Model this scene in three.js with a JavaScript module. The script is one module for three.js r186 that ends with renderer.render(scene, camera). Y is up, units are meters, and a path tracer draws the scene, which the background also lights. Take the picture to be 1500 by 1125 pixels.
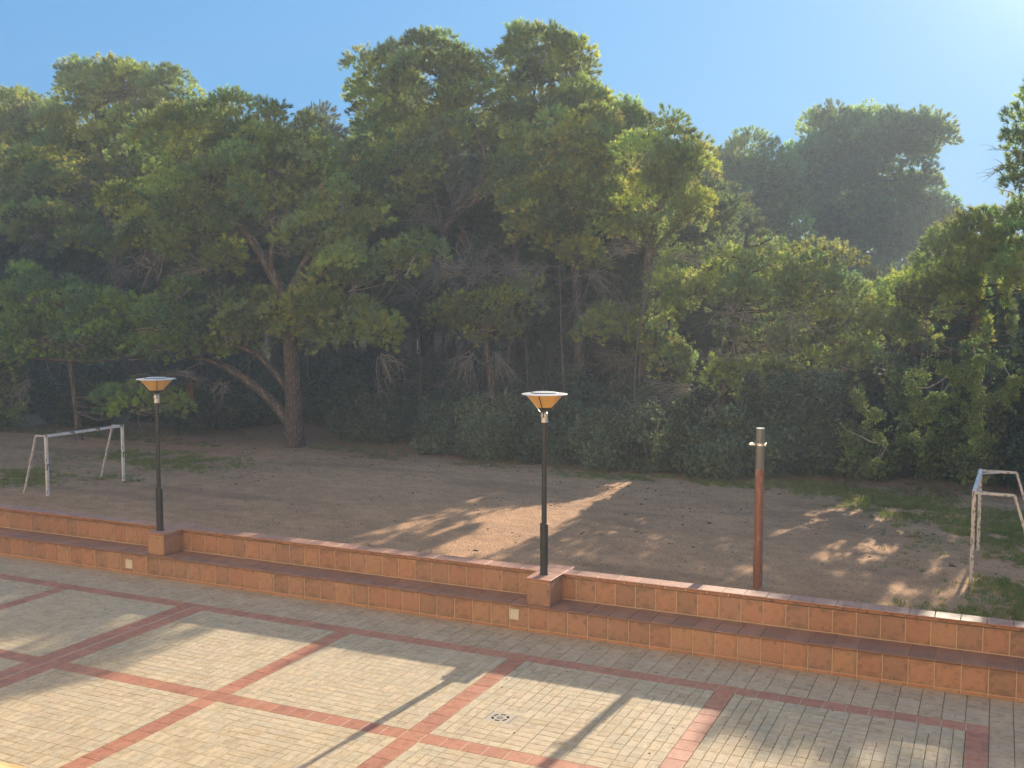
import * as THREE from 'three';
import { mergeGeometries } from 'three/addons/utils/BufferGeometryUtils.js';

// ---------------------------------------------------------------- camera, sky, sun, exposure
const scene = new THREE.Scene();
const EYE = new THREE.Vector3(0, 5.8, 0), YAW = 0.43595, PITCH = -0.076936, FOCAL = 1538.63;
const camera = new THREE.PerspectiveCamera(40.163, 4 / 3, 0.1, 900);
camera.position.copy(EYE);
camera.rotation.set(PITCH, YAW, 0, 'YXZ');
camera.updateMatrixWorld(true);
scene.add(camera);

const SUN = new THREE.Vector3(0.07, 0.335, -1).normalize();
{
  const W = 1024, H = 512, data = new Float32Array(W * H * 4);
  const mix = (a, b, t) => a + (b - a) * t;
  for (let r = 0; r < H; r++) for (let c = 0; c < W; c++) {
    const el = ((r + 0.5) / H - 0.5) * Math.PI, az = ((c + 0.5) / W - 0.5) * 2 * Math.PI;
    const y = Math.sin(el), x = Math.cos(az) * Math.cos(el), z = Math.sin(az) * Math.cos(el);
    const t = Math.pow(1 - Math.max(0, y), 3.2);
    const g = Math.acos(Math.min(1, Math.max(-1, x * SUN.x + y * SUN.y + z * SUN.z)));
    const ray = 0.8 + 0.35 * Math.cos(g) * Math.cos(g);
    const wide = Math.exp(-g / 0.42), near = Math.exp(-g / 0.05);
    const zen = [0.024, 0.122, 0.292], hor = [0.002, 0.168, 0.372];
    const k = (r * W + c) * 4;
    for (let i = 0; i < 3; i++) data[k + i] = mix(zen[i], hor[i], t) * ray + [0.21, 0.190, 0.105][i] * wide + [0.55, 0.5, 0.4][i] * near;
    data[k + 3] = 1;
  }
  const sky = new THREE.DataTexture(data, W, H, THREE.RGBAFormat, THREE.FloatType);
  sky.mapping = THREE.EquirectangularReflectionMapping; sky.magFilter = THREE.LinearFilter; sky.needsUpdate = true;
  scene.background = sky; scene.environment = sky;
}
const sun = new THREE.DirectionalLight(new THREE.Color(1, 0.86, 0.66), 4.5);
sun.position.copy(SUN).multiplyScalar(120).add(new THREE.Vector3(-10, 0, -30));
sun.target.position.set(-10, 0, -30);
sun.castShadow = true; sun.shadow.mapSize.set(4096, 4096);
Object.assign(sun.shadow.camera, { left: -70, right: 70, top: 60, bottom: -60, near: 1, far: 300 });
scene.add(sun, sun.target);
const renderer = new THREE.WebGLRenderer({ antialias: true });
renderer.toneMapping = THREE.LinearToneMapping;
renderer.toneMappingExposure = 2.55;
renderer.shadowMap.enabled = true;
scene.fog = new THREE.FogExp2(new THREE.Color(0.92, 0.97, 1.0), 0.0023);

// ---------------------------------------------------------------- helpers
let seed = 7;
const rnd = () => { seed = (seed + 0x6d2b79f5) | 0; let t = Math.imul(seed ^ (seed >>> 15), 1 | seed); t = (t + Math.imul(t ^ (t >>> 7), 61 | t)) ^ t; return ((t ^ (t >>> 14)) >>> 0) / 4294967296; };
const rr = (a, b) => a + (b - a) * rnd();
const gauss = () => (rnd() + rnd() + rnd() + rnd() - 2) * 0.87;
const V = (x, y, z) => new THREE.Vector3(x, y, z);
const clamp = THREE.MathUtils.clamp, sstep = THREE.MathUtils.smoothstep;
const hash = (x, y, s = 0) => { let h = Math.imul(x | 0, 374761393) ^ Math.imul(y | 0, 668265263) ^ Math.imul(s | 0, 974634777); h = Math.imul(h ^ (h >>> 13), 1274126177); return ((h ^ (h >>> 16)) >>> 0) / 4294967296; };
function vnoise(x, y, s = 0, px = 0, py = px) {            // value noise, tiled when px is given
  const x0 = Math.floor(x), y0 = Math.floor(y), fx = x - x0, fy = y - y0, u = fx * fx * (3 - 2 * fx), v = fy * fy * (3 - 2 * fy);
  const w = (a, p) => (p ? ((a % p) + p) % p : a);
  const a = hash(w(x0, px), w(y0, py), s), b = hash(w(x0 + 1, px), w(y0, py), s), c = hash(w(x0, px), w(y0 + 1, py), s), d = hash(w(x0 + 1, px), w(y0 + 1, py), s);
  return a + (b - a) * u + (c - a) * v + (a - b - c + d) * u * v;
}
function fbm(x, y, s = 0, oct = 4, p = 0) { let a = 0.5, sum = 0, n = 0; for (let i = 0; i < oct; i++) { sum += a * vnoise(x, y, s + i * 17, p); n += a; a *= 0.5; x *= 2; y *= 2; p *= 2; } return sum / n; }
const RIGHT = V(1, 0, 0).applyQuaternion(camera.quaternion), UPV = V(0, 1, 0).applyQuaternion(camera.quaternion), FWD = V(0, 0, -1).applyQuaternion(camera.quaternion);
// a surveyed spot: the sight line through a point of the photograph, followed to the plane at distance z
function spot(px, py, z) {
  const d = FWD.clone().addScaledVector(RIGHT, (px - 750) / FOCAL).addScaledVector(UPV, -(py - 562.5) / FOCAL);
  return EYE.clone().addScaledVector(d, z / d.z);
}
function floorSpot(px, py, y = 0) {
  const d = FWD.clone().addScaledVector(RIGHT, (px - 750) / FOCAL).addScaledVector(UPV, -(py - 562.5) / FOCAL);
  return EYE.clone().addScaledVector(d, (y - EYE.y) / d.y);
}
function project(p) {
  const v = p.clone().sub(EYE), w = v.dot(FWD);
  return [750 + FOCAL * v.dot(RIGHT) / w, 562.5 - FOCAL * v.dot(UPV) / w, w];
}
const names = {};
function numbered(n) { const k = names[n] = (names[n] ?? -1) + 1; return k ? n + '_' + String(k).padStart(3, '0') : n; }
function shade(o) { o.castShadow = o.receiveShadow = true; return o; }
function thing(name, label, category, pos = V(0, 0, 0), group) {
  const o = new THREE.Group(); o.name = numbered(name); o.position.copy(pos); scene.add(o);
  o.userData = { label, category }; if (group) o.userData.group = group;
  return o;
}
function part(name, geo, mat, parent, pos, kind) {
  const m = shade(new THREE.Mesh(geo, mat)); m.name = name; if (pos) m.position.copy(pos); if (kind) m.userData.kind = kind; parent.add(m); return m;
}
function structure(name, geo, mat) { const m = shade(new THREE.Mesh(geo, mat)); m.name = numbered(name); m.userData.kind = 'structure'; scene.add(m); return m; }

// textures: f(u, v, i, j) -> [r, g, b] linear 0..1 (colour) or a single height
const toS = (c) => (c <= 0.0031308 ? c * 12.92 : 1.055 * Math.pow(c, 1 / 2.4) - 0.055);
function colorTex(n, f, rep = 1) {
  const d = new Uint8Array(n * n * 4);
  for (let j = 0; j < n; j++) for (let i = 0; i < n; i++) { const c = f(i / n, j / n, i, j), k = (j * n + i) * 4; for (let q = 0; q < 3; q++) d[k + q] = clamp(toS(clamp(c[q], 0, 1)) * 255, 0, 255); d[k + 3] = 255; }
  const t = new THREE.DataTexture(d, n, n); t.colorSpace = THREE.SRGBColorSpace; t.wrapS = t.wrapT = THREE.RepeatWrapping; t.magFilter = THREE.LinearFilter; t.repeat.set(rep, rep); t.needsUpdate = true; return t;
}
function grayTex(n, f, rep = 1) {
  const d = new Uint8Array(n * n * 4);
  for (let j = 0; j < n; j++) for (let i = 0; i < n; i++) { const c = clamp(f(i / n, j / n, i, j) * 255, 0, 255), k = (j * n + i) * 4; d[k] = d[k + 1] = d[k + 2] = c; d[k + 3] = 255; }
  const t = new THREE.DataTexture(d, n, n); t.wrapS = t.wrapT = THREE.RepeatWrapping; t.magFilter = THREE.LinearFilter; t.repeat.set(rep, rep); t.needsUpdate = true; return t;
}
const std = (o) => new THREE.MeshStandardMaterial(o);
const lin = (r, g, b) => new THREE.Color().setRGB(r, g, b);

// a tile or paver: chamfered plate lying in XZ, top at y = 0; uv picks one cell of a 4 x 4 atlas; tint goes to the vertex colours
function plate(w, d, h, c, cell, tint, turn = 0) {
  const x = w / 2, z = d / 2, P = [], N = [], U = [], C = [];
  const cu = (cell % 4) / 4, cv = Math.floor(cell / 4) / 4, long = Math.max(w, d);
  const uv = (px, pz) => { let a = 0.5 + px / long * 0.94, b = 0.5 + pz / long * 0.94; if (turn) [a, b] = [b, a]; U.push(cu + a / 4, cv + b / 4); };
  const quad = (a, b, e, f) => { const n = V(...b).sub(V(...a)).cross(V(...e).sub(V(...a))).normalize(); for (const q of [a, b, e, a, e, f]) { P.push(...q); N.push(n.x, n.y, n.z); uv(q[0], q[2]); C.push(...tint); } };
  const t = [[-x + c, 0, z - c], [x - c, 0, z - c], [x - c, 0, -z + c], [-x + c, 0, -z + c]], m = [[-x, -c, z], [x, -c, z], [x, -c, -z], [-x, -c, -z]], b = [[-x, -h, z], [x, -h, z], [x, -h, -z], [-x, -h, -z]];
  quad(...t);
  for (let i = 0; i < 4; i++) { const j = (i + 1) % 4; quad(m[i], m[j], t[j], t[i]); quad(b[i], b[j], m[j], m[i]); }
  const g = new THREE.BufferGeometry();
  g.setAttribute('position', new THREE.Float32BufferAttribute(P, 3)); g.setAttribute('normal', new THREE.Float32BufferAttribute(N, 3)); g.setAttribute('uv', new THREE.Float32BufferAttribute(U, 2)); g.setAttribute('color', new THREE.Float32BufferAttribute(C, 3));
  return g;
}
function boxGeo(w, h, d, x, y, z, uvs = 1) {
  const g = new THREE.BoxGeometry(w, h, d), p = g.attributes.position, n = g.attributes.normal, u = g.attributes.uv;
  for (let i = 0; i < p.count; i++) { const a = Math.abs(n.getX(i)), b = Math.abs(n.getY(i)); const X = p.getX(i) + x, Y = p.getY(i) + y, Z = p.getZ(i) + z; a > 0.5 ? u.setXY(i, Z * uvs, Y * uvs) : b > 0.5 ? u.setXY(i, X * uvs, Z * uvs) : u.setXY(i, X * uvs, Y * uvs); p.setXYZ(i, X, Y, Z); }
  return g;
}
// tapered bent tube through points [{p, r}], with a lumpy surface
function tube(pts, radii, seg, sides, lump = 0.12, flare = 0) {
  const curve = new THREE.CatmullRomCurve3(pts, false, 'centripetal'), P = [], N = [], U = [], I = [];
  const fr = curve.computeFrenetFrames(seg, false), len = curve.getLength(), s0 = Math.floor(rnd() * 1000);
  for (let i = 0; i <= seg; i++) {
    const t = i / seg, c = curve.getPointAt(t), f = t * (radii.length - 1), k = Math.min(Math.floor(f), radii.length - 2), r0 = radii[k] + (radii[k + 1] - radii[k]) * (f - k);
    for (let j = 0; j <= sides; j++) {
      const a = (j % sides) / sides * Math.PI * 2, lumpy = 1 + lump * (fbm((j % sides) * 0.9, t * len * 1.6, s0, 2) - 0.5) * 2 + (flare ? flare * Math.exp(-t * len / 0.5) * (0.7 + 0.5 * Math.sin(a * 3 + s0)) : 0);
      const n = fr.normals[i].clone().multiplyScalar(Math.cos(a)).addScaledVector(fr.binormals[i], Math.sin(a));
      P.push(c.x + n.x * r0 * lumpy, c.y + n.y * r0 * lumpy, c.z + n.z * r0 * lumpy); N.push(n.x, n.y, n.z); U.push(j / sides * Math.max(1, Math.round(r0 * 6)), t * len);
    }
  }
  for (let i = 0; i < seg; i++) for (let j = 0; j < sides; j++) { const a = i * (sides + 1) + j, b = a + sides + 1; I.push(a, a + 1, b, b, a + 1, b + 1); }
  const g = new THREE.BufferGeometry();
  g.setAttribute('position', new THREE.Float32BufferAttribute(P, 3)); g.setAttribute('normal', new THREE.Float32BufferAttribute(N, 3)); g.setAttribute('uv', new THREE.Float32BufferAttribute(U, 2)); g.setIndex(I);
  return g;
}
const rod = (a, b, r, sides = 8) => tube([a, a.clone().lerp(b, 0.5), b], [r, r], 2, sides, 0);
function squareBar(a, b, w, h = w) {
  const L = a.distanceTo(b), g = new THREE.BoxGeometry(w, L, h, 1, 1, 1), q = new THREE.Quaternion().setFromUnitVectors(V(0, 1, 0), b.clone().sub(a).normalize());
  const u = g.attributes.uv, p = g.attributes.position; for (let i = 0; i < u.count; i++) u.setXY(i, u.getX(i) * 0.1 + p.getZ(i), (p.getY(i) + L / 2));
  return g.applyQuaternion(q).translate((a.x + b.x) / 2, (a.y + b.y) / 2, (a.z + b.z) / 2);
}

// ---------------------------------------------------------------- materials
const tileAtlas = colorTex(1024, (u, v, i, j) => {
  const cx = Math.floor(u * 4), cy = Math.floor(v * 4), fu = u * 4 - cx, fv = v * 4 - cy, s = cx + cy * 4;
  const e = Math.min(fu, 1 - fu, fv, 1 - fv), warp = fbm(fu * 5, fv * 5, 40 + s * 31, 4), fine = fbm(fu * 40, fv * 40, 90 + s, 3);
  let dark = sstep(0.21 - e + (warp - 0.5) * 0.55, 0.0, 0.22) * (0.5 + 0.5 * vnoise(fu * 3, fv * 3, 77 + s));
  dark = clamp(dark + 0.35 * sstep(fbm(fu * 3.3, fv * 3.3, 200 + s, 3), 0.56, 0.75), 0, 1);
  const w = 0.78 + 0.44 * fine, o = [0.42, 0.225, 0.14], d = [0.27, 0.16, 0.105];
  return [0, 1, 2].map((q) => (o[q] + (d[q] - o[q]) * dark) * w);
});
const softAtlas = colorTex(1024, (u, v) => {       // neutral mottled stone, tinted by the vertex colours
  const cx = Math.floor(u * 4), cy = Math.floor(v * 4), fu = u * 4 - cx, fv = v * 4 - cy, s = cx + cy * 4;
  const a = fbm(fu * 4, fv * 4, 11 + s * 13, 4), b = fbm(fu * 34, fv * 34, 300 + s, 3), e = Math.min(fu, 1 - fu, fv, 1 - fv);
  const st = sstep(fbm(fu * 2.6, fv * 7, 500 + s, 3), 0.56, 0.74);
  const k = (0.72 + 0.36 * a + 0.30 * (b - 0.5)) * (1 - 0.16 * st);
  return [k, k * (1 - 0.05 * st), k * (1 - 0.12 * st - 0.05 * (a - 0.5))];
});
const fineBump = grayTex(512, (u, v) => 0.6 * fbm(u * 64, v * 64, 5, 3, 64) + 0.4 * fbm(u * 12, v * 12, 9, 3, 12), 4);
const M = {
  tile: std({ map: tileAtlas, vertexColors: true, roughness: 0.42, bumpMap: fineBump, bumpScale: 0.002 }),
  stone: std({ map: softAtlas, vertexColors: true, roughness: 0.88, bumpMap: fineBump, bumpScale: 0.003 }),
  clay: std({ map: softAtlas, vertexColors: true, roughness: 0.5, bumpMap: fineBump, bumpScale: 0.002 }),
  grout: std({ color: lin(0.58, 0.42, 0.28), roughness: 0.9, bumpMap: fineBump, bumpScale: 0.002 }),
  bed: std({ color: lin(0.13, 0.105, 0.08), roughness: 1 }),
  joint: std({ color: lin(0.66, 0.55, 0.45), roughness: 0.9 }),
  blackSteel: std({ color: lin(0.020, 0.022, 0.024), roughness: 0.38, metalness: 0.0, bumpMap: fineBump, bumpScale: 0.0006 }),
  alu: std({ map: colorTex(256, (u, v) => { const k = 0.50 + 0.22 * fbm(u * 6, v * 6, 3, 4, 6); return [k, k * 0.96, k * 0.88]; }), roughness: 0.42, metalness: 0.55 }),
  whitePaint: std({ map: colorTex(512, (u, v) => { const k = 0.72 + 0.16 * fbm(u * 5, v * 5, 4, 4, 5); return [k, k * 0.97, k * 0.9]; }), roughness: 0.38 }),
  amber: new THREE.MeshPhysicalMaterial({ color: lin(1.0, 0.80, 0.36), roughness: 0.75, transmission: 0.75, thickness: 0 }),
  plastic: std({ color: lin(0.62, 0.55, 0.42), roughness: 0.55 }),
  stucco: std({ color: lin(0.62, 0.43, 0.20), roughness: 0.95 }),
  chrome: std({ color: lin(0.75, 0.76, 0.78), roughness: 0.22, metalness: 1 }),
};
M.flakedPaint = std({ map: colorTex(512, (u, v) => { const f = sstep(fbm(u * 26, v * 7, 21, 4), 0.60, 0.645), s = sstep(fbm(u * 9, v * 3, 61, 3), 0.6, 0.8), k = 0.66 + 0.14 * fbm(u * 8, v * 8, 8, 3); return [k - f * 0.58 - s * 0.10, k * 0.97 - f * 0.60 - s * 0.16, k * 0.92 - f * 0.6 - s * 0.2]; }), roughness: 0.6 });
M.goalPink = std({ map: colorTex(512, (u, v) => { const f = sstep(fbm(u * 26, v * 9, 121, 4), 0.63, 0.66), k = 0.56 + 0.12 * fbm(u * 8, v * 8, 8, 3); return [k - f * 0.42, k * 0.90 - f * 0.40, k * 0.82 - f * 0.37]; }), roughness: 0.6 });
M.barPaint = std({ map: colorTex(256, (u, v) => { const f = sstep(fbm(u * 26, v * 9, 131, 4), 0.66, 0.69), k = 0.70 + 0.1 * fbm(u * 8, v * 8, 8, 3); return [k - f * 0.42, k * 0.94 - f * 0.36, k * 0.86 - f * 0.33]; }), roughness: 0.85 });
M.postRed = std({ map: colorTex(512, (u, v) => { const s = fbm(u * 14, v * 2.5, 33, 4), c = sstep(fbm(u * 20, v * 12, 77, 4), 0.68, 0.71); return [0.225 + 0.08 * s + c * 0.12, 0.092 + 0.035 * s + c * 0.12, 0.058 + 0.022 * s + c * 0.1]; }), roughness: 0.33, metalness: 0.1 });
M.postGrey = std({ map: colorTex(256, (u, v) => { const s = fbm(u * 12, v * 3, 35, 4); return [0.15 + 0.10 * s, 0.145 + 0.095 * s, 0.13 + 0.085 * s]; }), roughness: 0.45, metalness: 0.35 });
const barkTex = colorTex(512, (u, v) => { const p = fbm(u * 18, v * 7, 51, 4, 0), cr = sstep(Math.abs(fbm(u * 14, v * 5, 71, 3) - 0.5), 0.05, 0.0), k = 0.55 + 0.75 * (p - 0.3); return [(0.33 * k) * (1 - 0.6 * cr), (0.25 * k) * (1 - 0.6 * cr), (0.19 * k) * (1 - 0.6 * cr)]; });
const barkBump = grayTex(512, (u, v) => { const cr = sstep(Math.abs(fbm(u * 14, v * 5, 71, 3) - 0.5), 0.09, 0.0); return fbm(u * 18, v * 7, 51, 4) * 0.6 + 0.4 * (1 - cr); });
M.bark = std({ map: barkTex, bumpMap: barkBump, bumpScale: 0.05, roughness: 0.95 });
M.twig = std({ color: lin(0.34, 0.29, 0.24), roughness: 0.95 });
M.twigRed = std({ color: lin(0.36, 0.18, 0.10), roughness: 0.95 });
const leafMat = (r, g, b, tr, rough = 0.9) => new THREE.MeshPhysicalMaterial({ color: lin(r, g, b), roughness: rough, transmission: tr, thickness: 0, specularIntensity: 0.3, side: THREE.DoubleSide });
M.needle = leafMat(1, 1, 1, 0.55);
M.leaf = leafMat(1, 1, 1, 0.45, 0.8);
M.grass = leafMat(1, 1, 1, 0.35);

// ---------------------------------------------------------------- ground
const LITGRASS = [[ -5.2, -34.2, 2.6, 0.9], [-2.2, -31.5, 2.2, 2.2], [0.6, -29, 2.6, 3.5], [1.4, -24, 2.2, 3.2], [0.4, -20.0, 2.6, 1.6], [-2.0, -19.6, 1.6, 0.9], [-29.5, -24.6, 2.6, 1.6], [-31, -21.5, 2, 1], [-26.5, -25.8, 1.2, .7], [-27.4, -20.6, 1.6, 0.5], [-9.5, -33.2, 3.2, 0.8], [-5, -33, 3, .9], [2.5, -21, 2, 3], [-28, -29.5, 4, 2.0], [-12.5, -32.8, 1.5, 0.5]];
const grassAt = (x, z) => { let g = 0; for (const [cx, cz, rx, rz] of LITGRASS) { const d = ((x - cx) / rx) ** 2 + ((z - cz) / rz) ** 2; g = Math.max(g, Math.exp(-d * 1.1)); } return g * sstep(fbm(x * 1.3 + 40, z * 1.3, 7, 3), 0.34, 0.62); };
const groundY = (x, z) => (z > -17.3 ? -0.16 : -0.01 + 0.05 * (fbm(x * 0.5, z * 0.5, 3, 3) - 0.5) + 0.03 * (fbm(x * 3, z * 3, 31, 2) - 0.5) + 0.35 * sstep(-z, 36, 60) + 6 * sstep(-z, 76, 116));
{
  const xs = [], zs = [];
  for (let x = -420; x < -62; x += 20) xs.push(x); for (let x = -62; x < 22; x += 0.3) xs.push(x); for (let x = 22; x <= 420; x += 20) xs.push(x);
  for (let z = 160; z > -17; z -= 16) zs.push(z); zs.push(-17.29); for (let z = -17.32; z > -40; z -= 0.22) zs.push(z); for (let z = -40; z > -100; z -= 2) zs.push(z); for (let z = -100; z >= -500; z -= 40) zs.push(z);
  const P = [], U = [], C = [], I = [], w = xs.length;
  for (const z of zs) for (const x of xs) {
    P.push(x, groundY(x, z), z); U.push(x / 3, z / 3);
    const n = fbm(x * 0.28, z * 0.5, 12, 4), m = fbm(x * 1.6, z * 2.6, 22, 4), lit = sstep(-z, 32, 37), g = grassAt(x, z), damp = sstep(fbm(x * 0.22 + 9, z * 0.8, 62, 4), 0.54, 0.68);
    let c = [0.74, 0.40, 0.20];
    const k = 0.86 + 0.3 * (n - 0.5) + 0.3 * (m - 0.5);
    c = c.map((q, i) => q * k * (1 - 0.22 * damp));
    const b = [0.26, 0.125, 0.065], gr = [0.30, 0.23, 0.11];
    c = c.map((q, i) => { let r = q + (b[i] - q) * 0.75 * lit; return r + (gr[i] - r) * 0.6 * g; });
    C.push(...c);
  }
  for (let j = 0; j < zs.length - 1; j++) for (let i = 0; i < w - 1; i++) { const a = j * w + i, b = a + w; I.push(a, a + 1, b, b, a + 1, b + 1); }
  const g = new THREE.BufferGeometry(); g.setAttribute('position', new THREE.Float32BufferAttribute(P, 3)); g.setAttribute('uv', new THREE.Float32BufferAttribute(U, 2)); g.setAttribute('color', new THREE.Float32BufferAttribute(C, 3)); g.setIndex(I); g.computeVertexNormals();
  const dirt = colorTex(1024, (u, v) => { const a = fbm(u * 10, v * 10, 3, 4, 10), b = fbm(u * 120, v * 120, 19, 3, 120), p = hash(Math.floor(u * 1024), Math.floor(v * 1024), 5), st = sstep(vnoise(u * 90, v * 90, 44, 90), 0.80, 0.9); const k = 0.86 + 0.34 * (a - 0.5) + 0.62 * (b - 0.5) + 0.16 * (p - 0.5) - 0.42 * st; return [k, k, k]; });
  const bump = grayTex(1024, (u, v) => fbm(u * 100, v * 100, 19, 3, 100) * 0.7 + 0.3 * fbm(u * 14, v * 14, 3, 3, 14));
  structure('field', g, std({ map: dirt, bumpMap: bump, bumpScale: 0.05, vertexColors: true, roughness: 1 }));
}

// ---------------------------------------------------------------- plaza: bed, red bands, pavers, slabs
const BX = [[-20.80, .30], [-17.165, .31], [-13.84, .635], [-10.36, .31], [-6.99, .305], [-3.577, .285], [-0.122, .29]];   // bands across: centre x, width
const BZ = [[-15.325, .29], [-11.86, .29], [-8.40, .29]];                                                 // bands along: centre z, width
const plaza = structure('plaza', (() => { const g = boxGeo(75, 0.11, 18.63, -16.5, -0.063, -7.315); return g; })(), M.bed);
const pieces = { paver: [], red_tile: [], slab: [] };                         // [x, z, w, d]
const addPiece = (k, x, z, w, d) => pieces[k].push([x, z, w, d]);
const inner = (B) => B.slice(0, -1).map((b, i) => [b[0] + b[1] / 2, B[i + 1][0] - B[i + 1][1] / 2]);
const J = 0.007;
for (const [z0, z1] of inner(BZ)) for (const [x0, x1] of inner(BX)) {
  const W = x1 - x0, D = z1 - z0, n = 21, tx = W / n, tz = D / n, cx = (x0 + x1) / 2, cz = (z0 + z1) / 2;
  for (let k = 0; k <= 10; k++) {
    const ax = W / 2 - k * tx, az = D / 2 - k * tz, len = 0.5 * (tx + tz) * 2;
    const run = (from, to, put) => { let a = from, first = (k % 2) ? len / 2 : len; while (a < to - 0.02) { let b = Math.min(a + first, to); if (to - b < 0.05) b = to; put((a + b) / 2, b - a); a = b; first = len; } };
    if (k === 10) { addPiece('paver', cx, cz, tx, tz); break; }
    for (const s of [-1, 1]) {
      run(-az, az, (m, l) => addPiece('paver', cx + s * (ax - tx / 2), cz + m, tx, l));
      run(-ax + tx, ax - tx, (m, l) => addPiece('paver', cx + m, cz + s * (az - tz / 2), l, tz));
    }
  }
}
for (const [bx, bw] of BX) {
  const cols = bw > 0.5 ? [[bx - bw / 4 - 0.006, bw / 2 - 0.012], [bx + bw / 4 + 0.006, bw / 2 - 0.012]] : [[bx, bw]];
  const ends = [[-15.18, -12.005], [-11.715, -8.545]];
  for (const [x, w] of cols) for (const [a, b] of ends) { const n = Math.round((b - a) / 0.305); for (let i = 0; i < n; i++) addPiece('red_tile', x, a + (i + 0.5) * (b - a) / n, w, (b - a) / n); }
}
for (const [bz, bd] of BZ) for (let i = 0; i < BX.length; i++) {
  const [bx, bw] = BX[i]; bw > 0.5 ? [-1, 1].forEach((s) => addPiece('red_tile', bx + s * (bw / 4 + 0.004), bz, bw / 2 - 0.012, bd)) : addPiece('red_tile', bx, bz, bw, bd);
  if (i < BX.length - 1) { const a = bx + bw / 2, b = BX[i + 1][0] - BX[i + 1][1] / 2, n = Math.round((b - a) / 0.305); for (let k = 0; k < n; k++) addPiece('red_tile', a + (k + 0.5) * (b - a) / n, bz, (b - a) / n, bd); }
}
for (let i = 0; i < 84; i++) { const x = 0.172 + 0.3055 * 4 - i * 0.3055 - 0.0; for (let r = 0; r < 4; r++) { const d = r === 3 ? 0.235 : 0.305, z = -15.47 - (r === 3 ? 3 * 0.305 + d / 2 : (r + 0.5) * 0.305); addPiece('slab', x, z, 0.3055, d); } }
for (let c = 0; c < 5; c++) for (let r = 0; r < 22; r++) addPiece('slab', 0.172 + c * 0.3055 + 0.003, -15.47 + (r + 0.5) * 0.305, 0.3055, 0.305);
const paverTints = [[.52, .415, .265], [.50, .40, .26], [.54, .435, .285], [.49, .38, .235], [.49, .40, .27], [.525, .405, .27], [.475, .37, .23], [.54, .425, .27], [.48, .395, .262]];
const redTints = [[.47, .20, .112], [.44, .185, .103], [.495, .215, .124], [.42, .175, .10], [.475, .195, .108]];
const slabTints = [[.50, .375, .24], [.47, .355, .23], [.52, .39, .255], [.455, .335, .21]];
const DRAIN = V(-6.2, 0, -12.92);
const geoCache = {};
function pieceGeo(kind, w, d, k) {
  const key = kind + w.toFixed(2) + d.toFixed(2) + k; if (geoCache[key]) return geoCache[key];
  const tints = kind === 'paver' ? paverTints : kind === 'slab' ? slabTints : redTints;
  const a = (tints[k % tints.length]).map((q) => q * 1.14), jj = kind === 'paver' ? J : kind === 'slab' ? 0.009 : 0.011;
  return geoCache[key] = plate(w - jj, d - jj, 0.018, kind === 'paver' ? 0.0025 : 0.0018, (k * 5 + 3) % 16, a, d > w ? 1 : 0);
}
for (const kind of ['paver', 'red_tile', 'slab']) {
  const all = pieces[kind].filter(([x, z, w, d]) => !(kind === 'paver' && Math.abs(x - DRAIN.x) < 0.12 + w / 2 && Math.abs(z - DRAIN.z) < 0.12 + d / 2)).map((p) => {
    const c = project(V(p[0], 0, p[1])), inFrame = c[2] > 0 && c[0] > -40 && c[0] < 1540 && c[1] < 1150;
    return { p, score: inFrame ? p[2] * p[3] / c[2] ** 2 : -c[2] };
  }).sort((a, b) => b.score - a.score);
  const rest = [], mat = kind === 'paver' ? M.stone : kind === 'slab' ? M.stone : M.clay;
  all.forEach(({ p: [x, z, w, d] }, i) => {
    const g = pieceGeo(kind, w, d, Math.floor(rnd() * 45)), y = (rnd() - 0.5) * 0.0016;
    if (i < 300) { const m = part(kind, g, mat, plaza, V(x, y + 0.006, z)); m.rotation.set(rr(-.003, .003), 0, rr(-.003, .003)); }
    else rest.push(g.clone().translate(x, y + 0.006, z));
  });
  if (rest.length) part(kind + '_field', mergeGeometries(rest), mat, plaza, undefined, 'stuff');
}
// pale grout under the red tiles and in the expansion joint of the double band
part('grout_line', mergeGeometries([...BZ.map(([z, d]) => boxGeo(BX.at(-1)[0] - BX[0][0], 0.006, d - 0.02, (BX[0][0] + BX.at(-1)[0]) / 2, -0.003, z)), ...BX.flatMap(([x, w]) => [boxGeo(w - 0.02, 0.006, 3.17, x, -0.003, -13.593), boxGeo(w - 0.02, 0.006, 3.17, x, -0.003, -10.13)]), ...[-13.593, -10.13].map((z) => boxGeo(0.012, 0.0105, 3.17, -13.84, 0.00125, z))]), M.joint, plaza, undefined, 'stuff');

// the rest of the plaza towards the building, out of the picture
structure('pavement', boxGeo(75, 0.05, 9.0, -16.5, -0.019, -3.73), std({ color: lin(0.5, 0.42, 0.29), roughness: 0.85, bumpMap: fineBump, bumpScale: 0.003 }));

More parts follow.
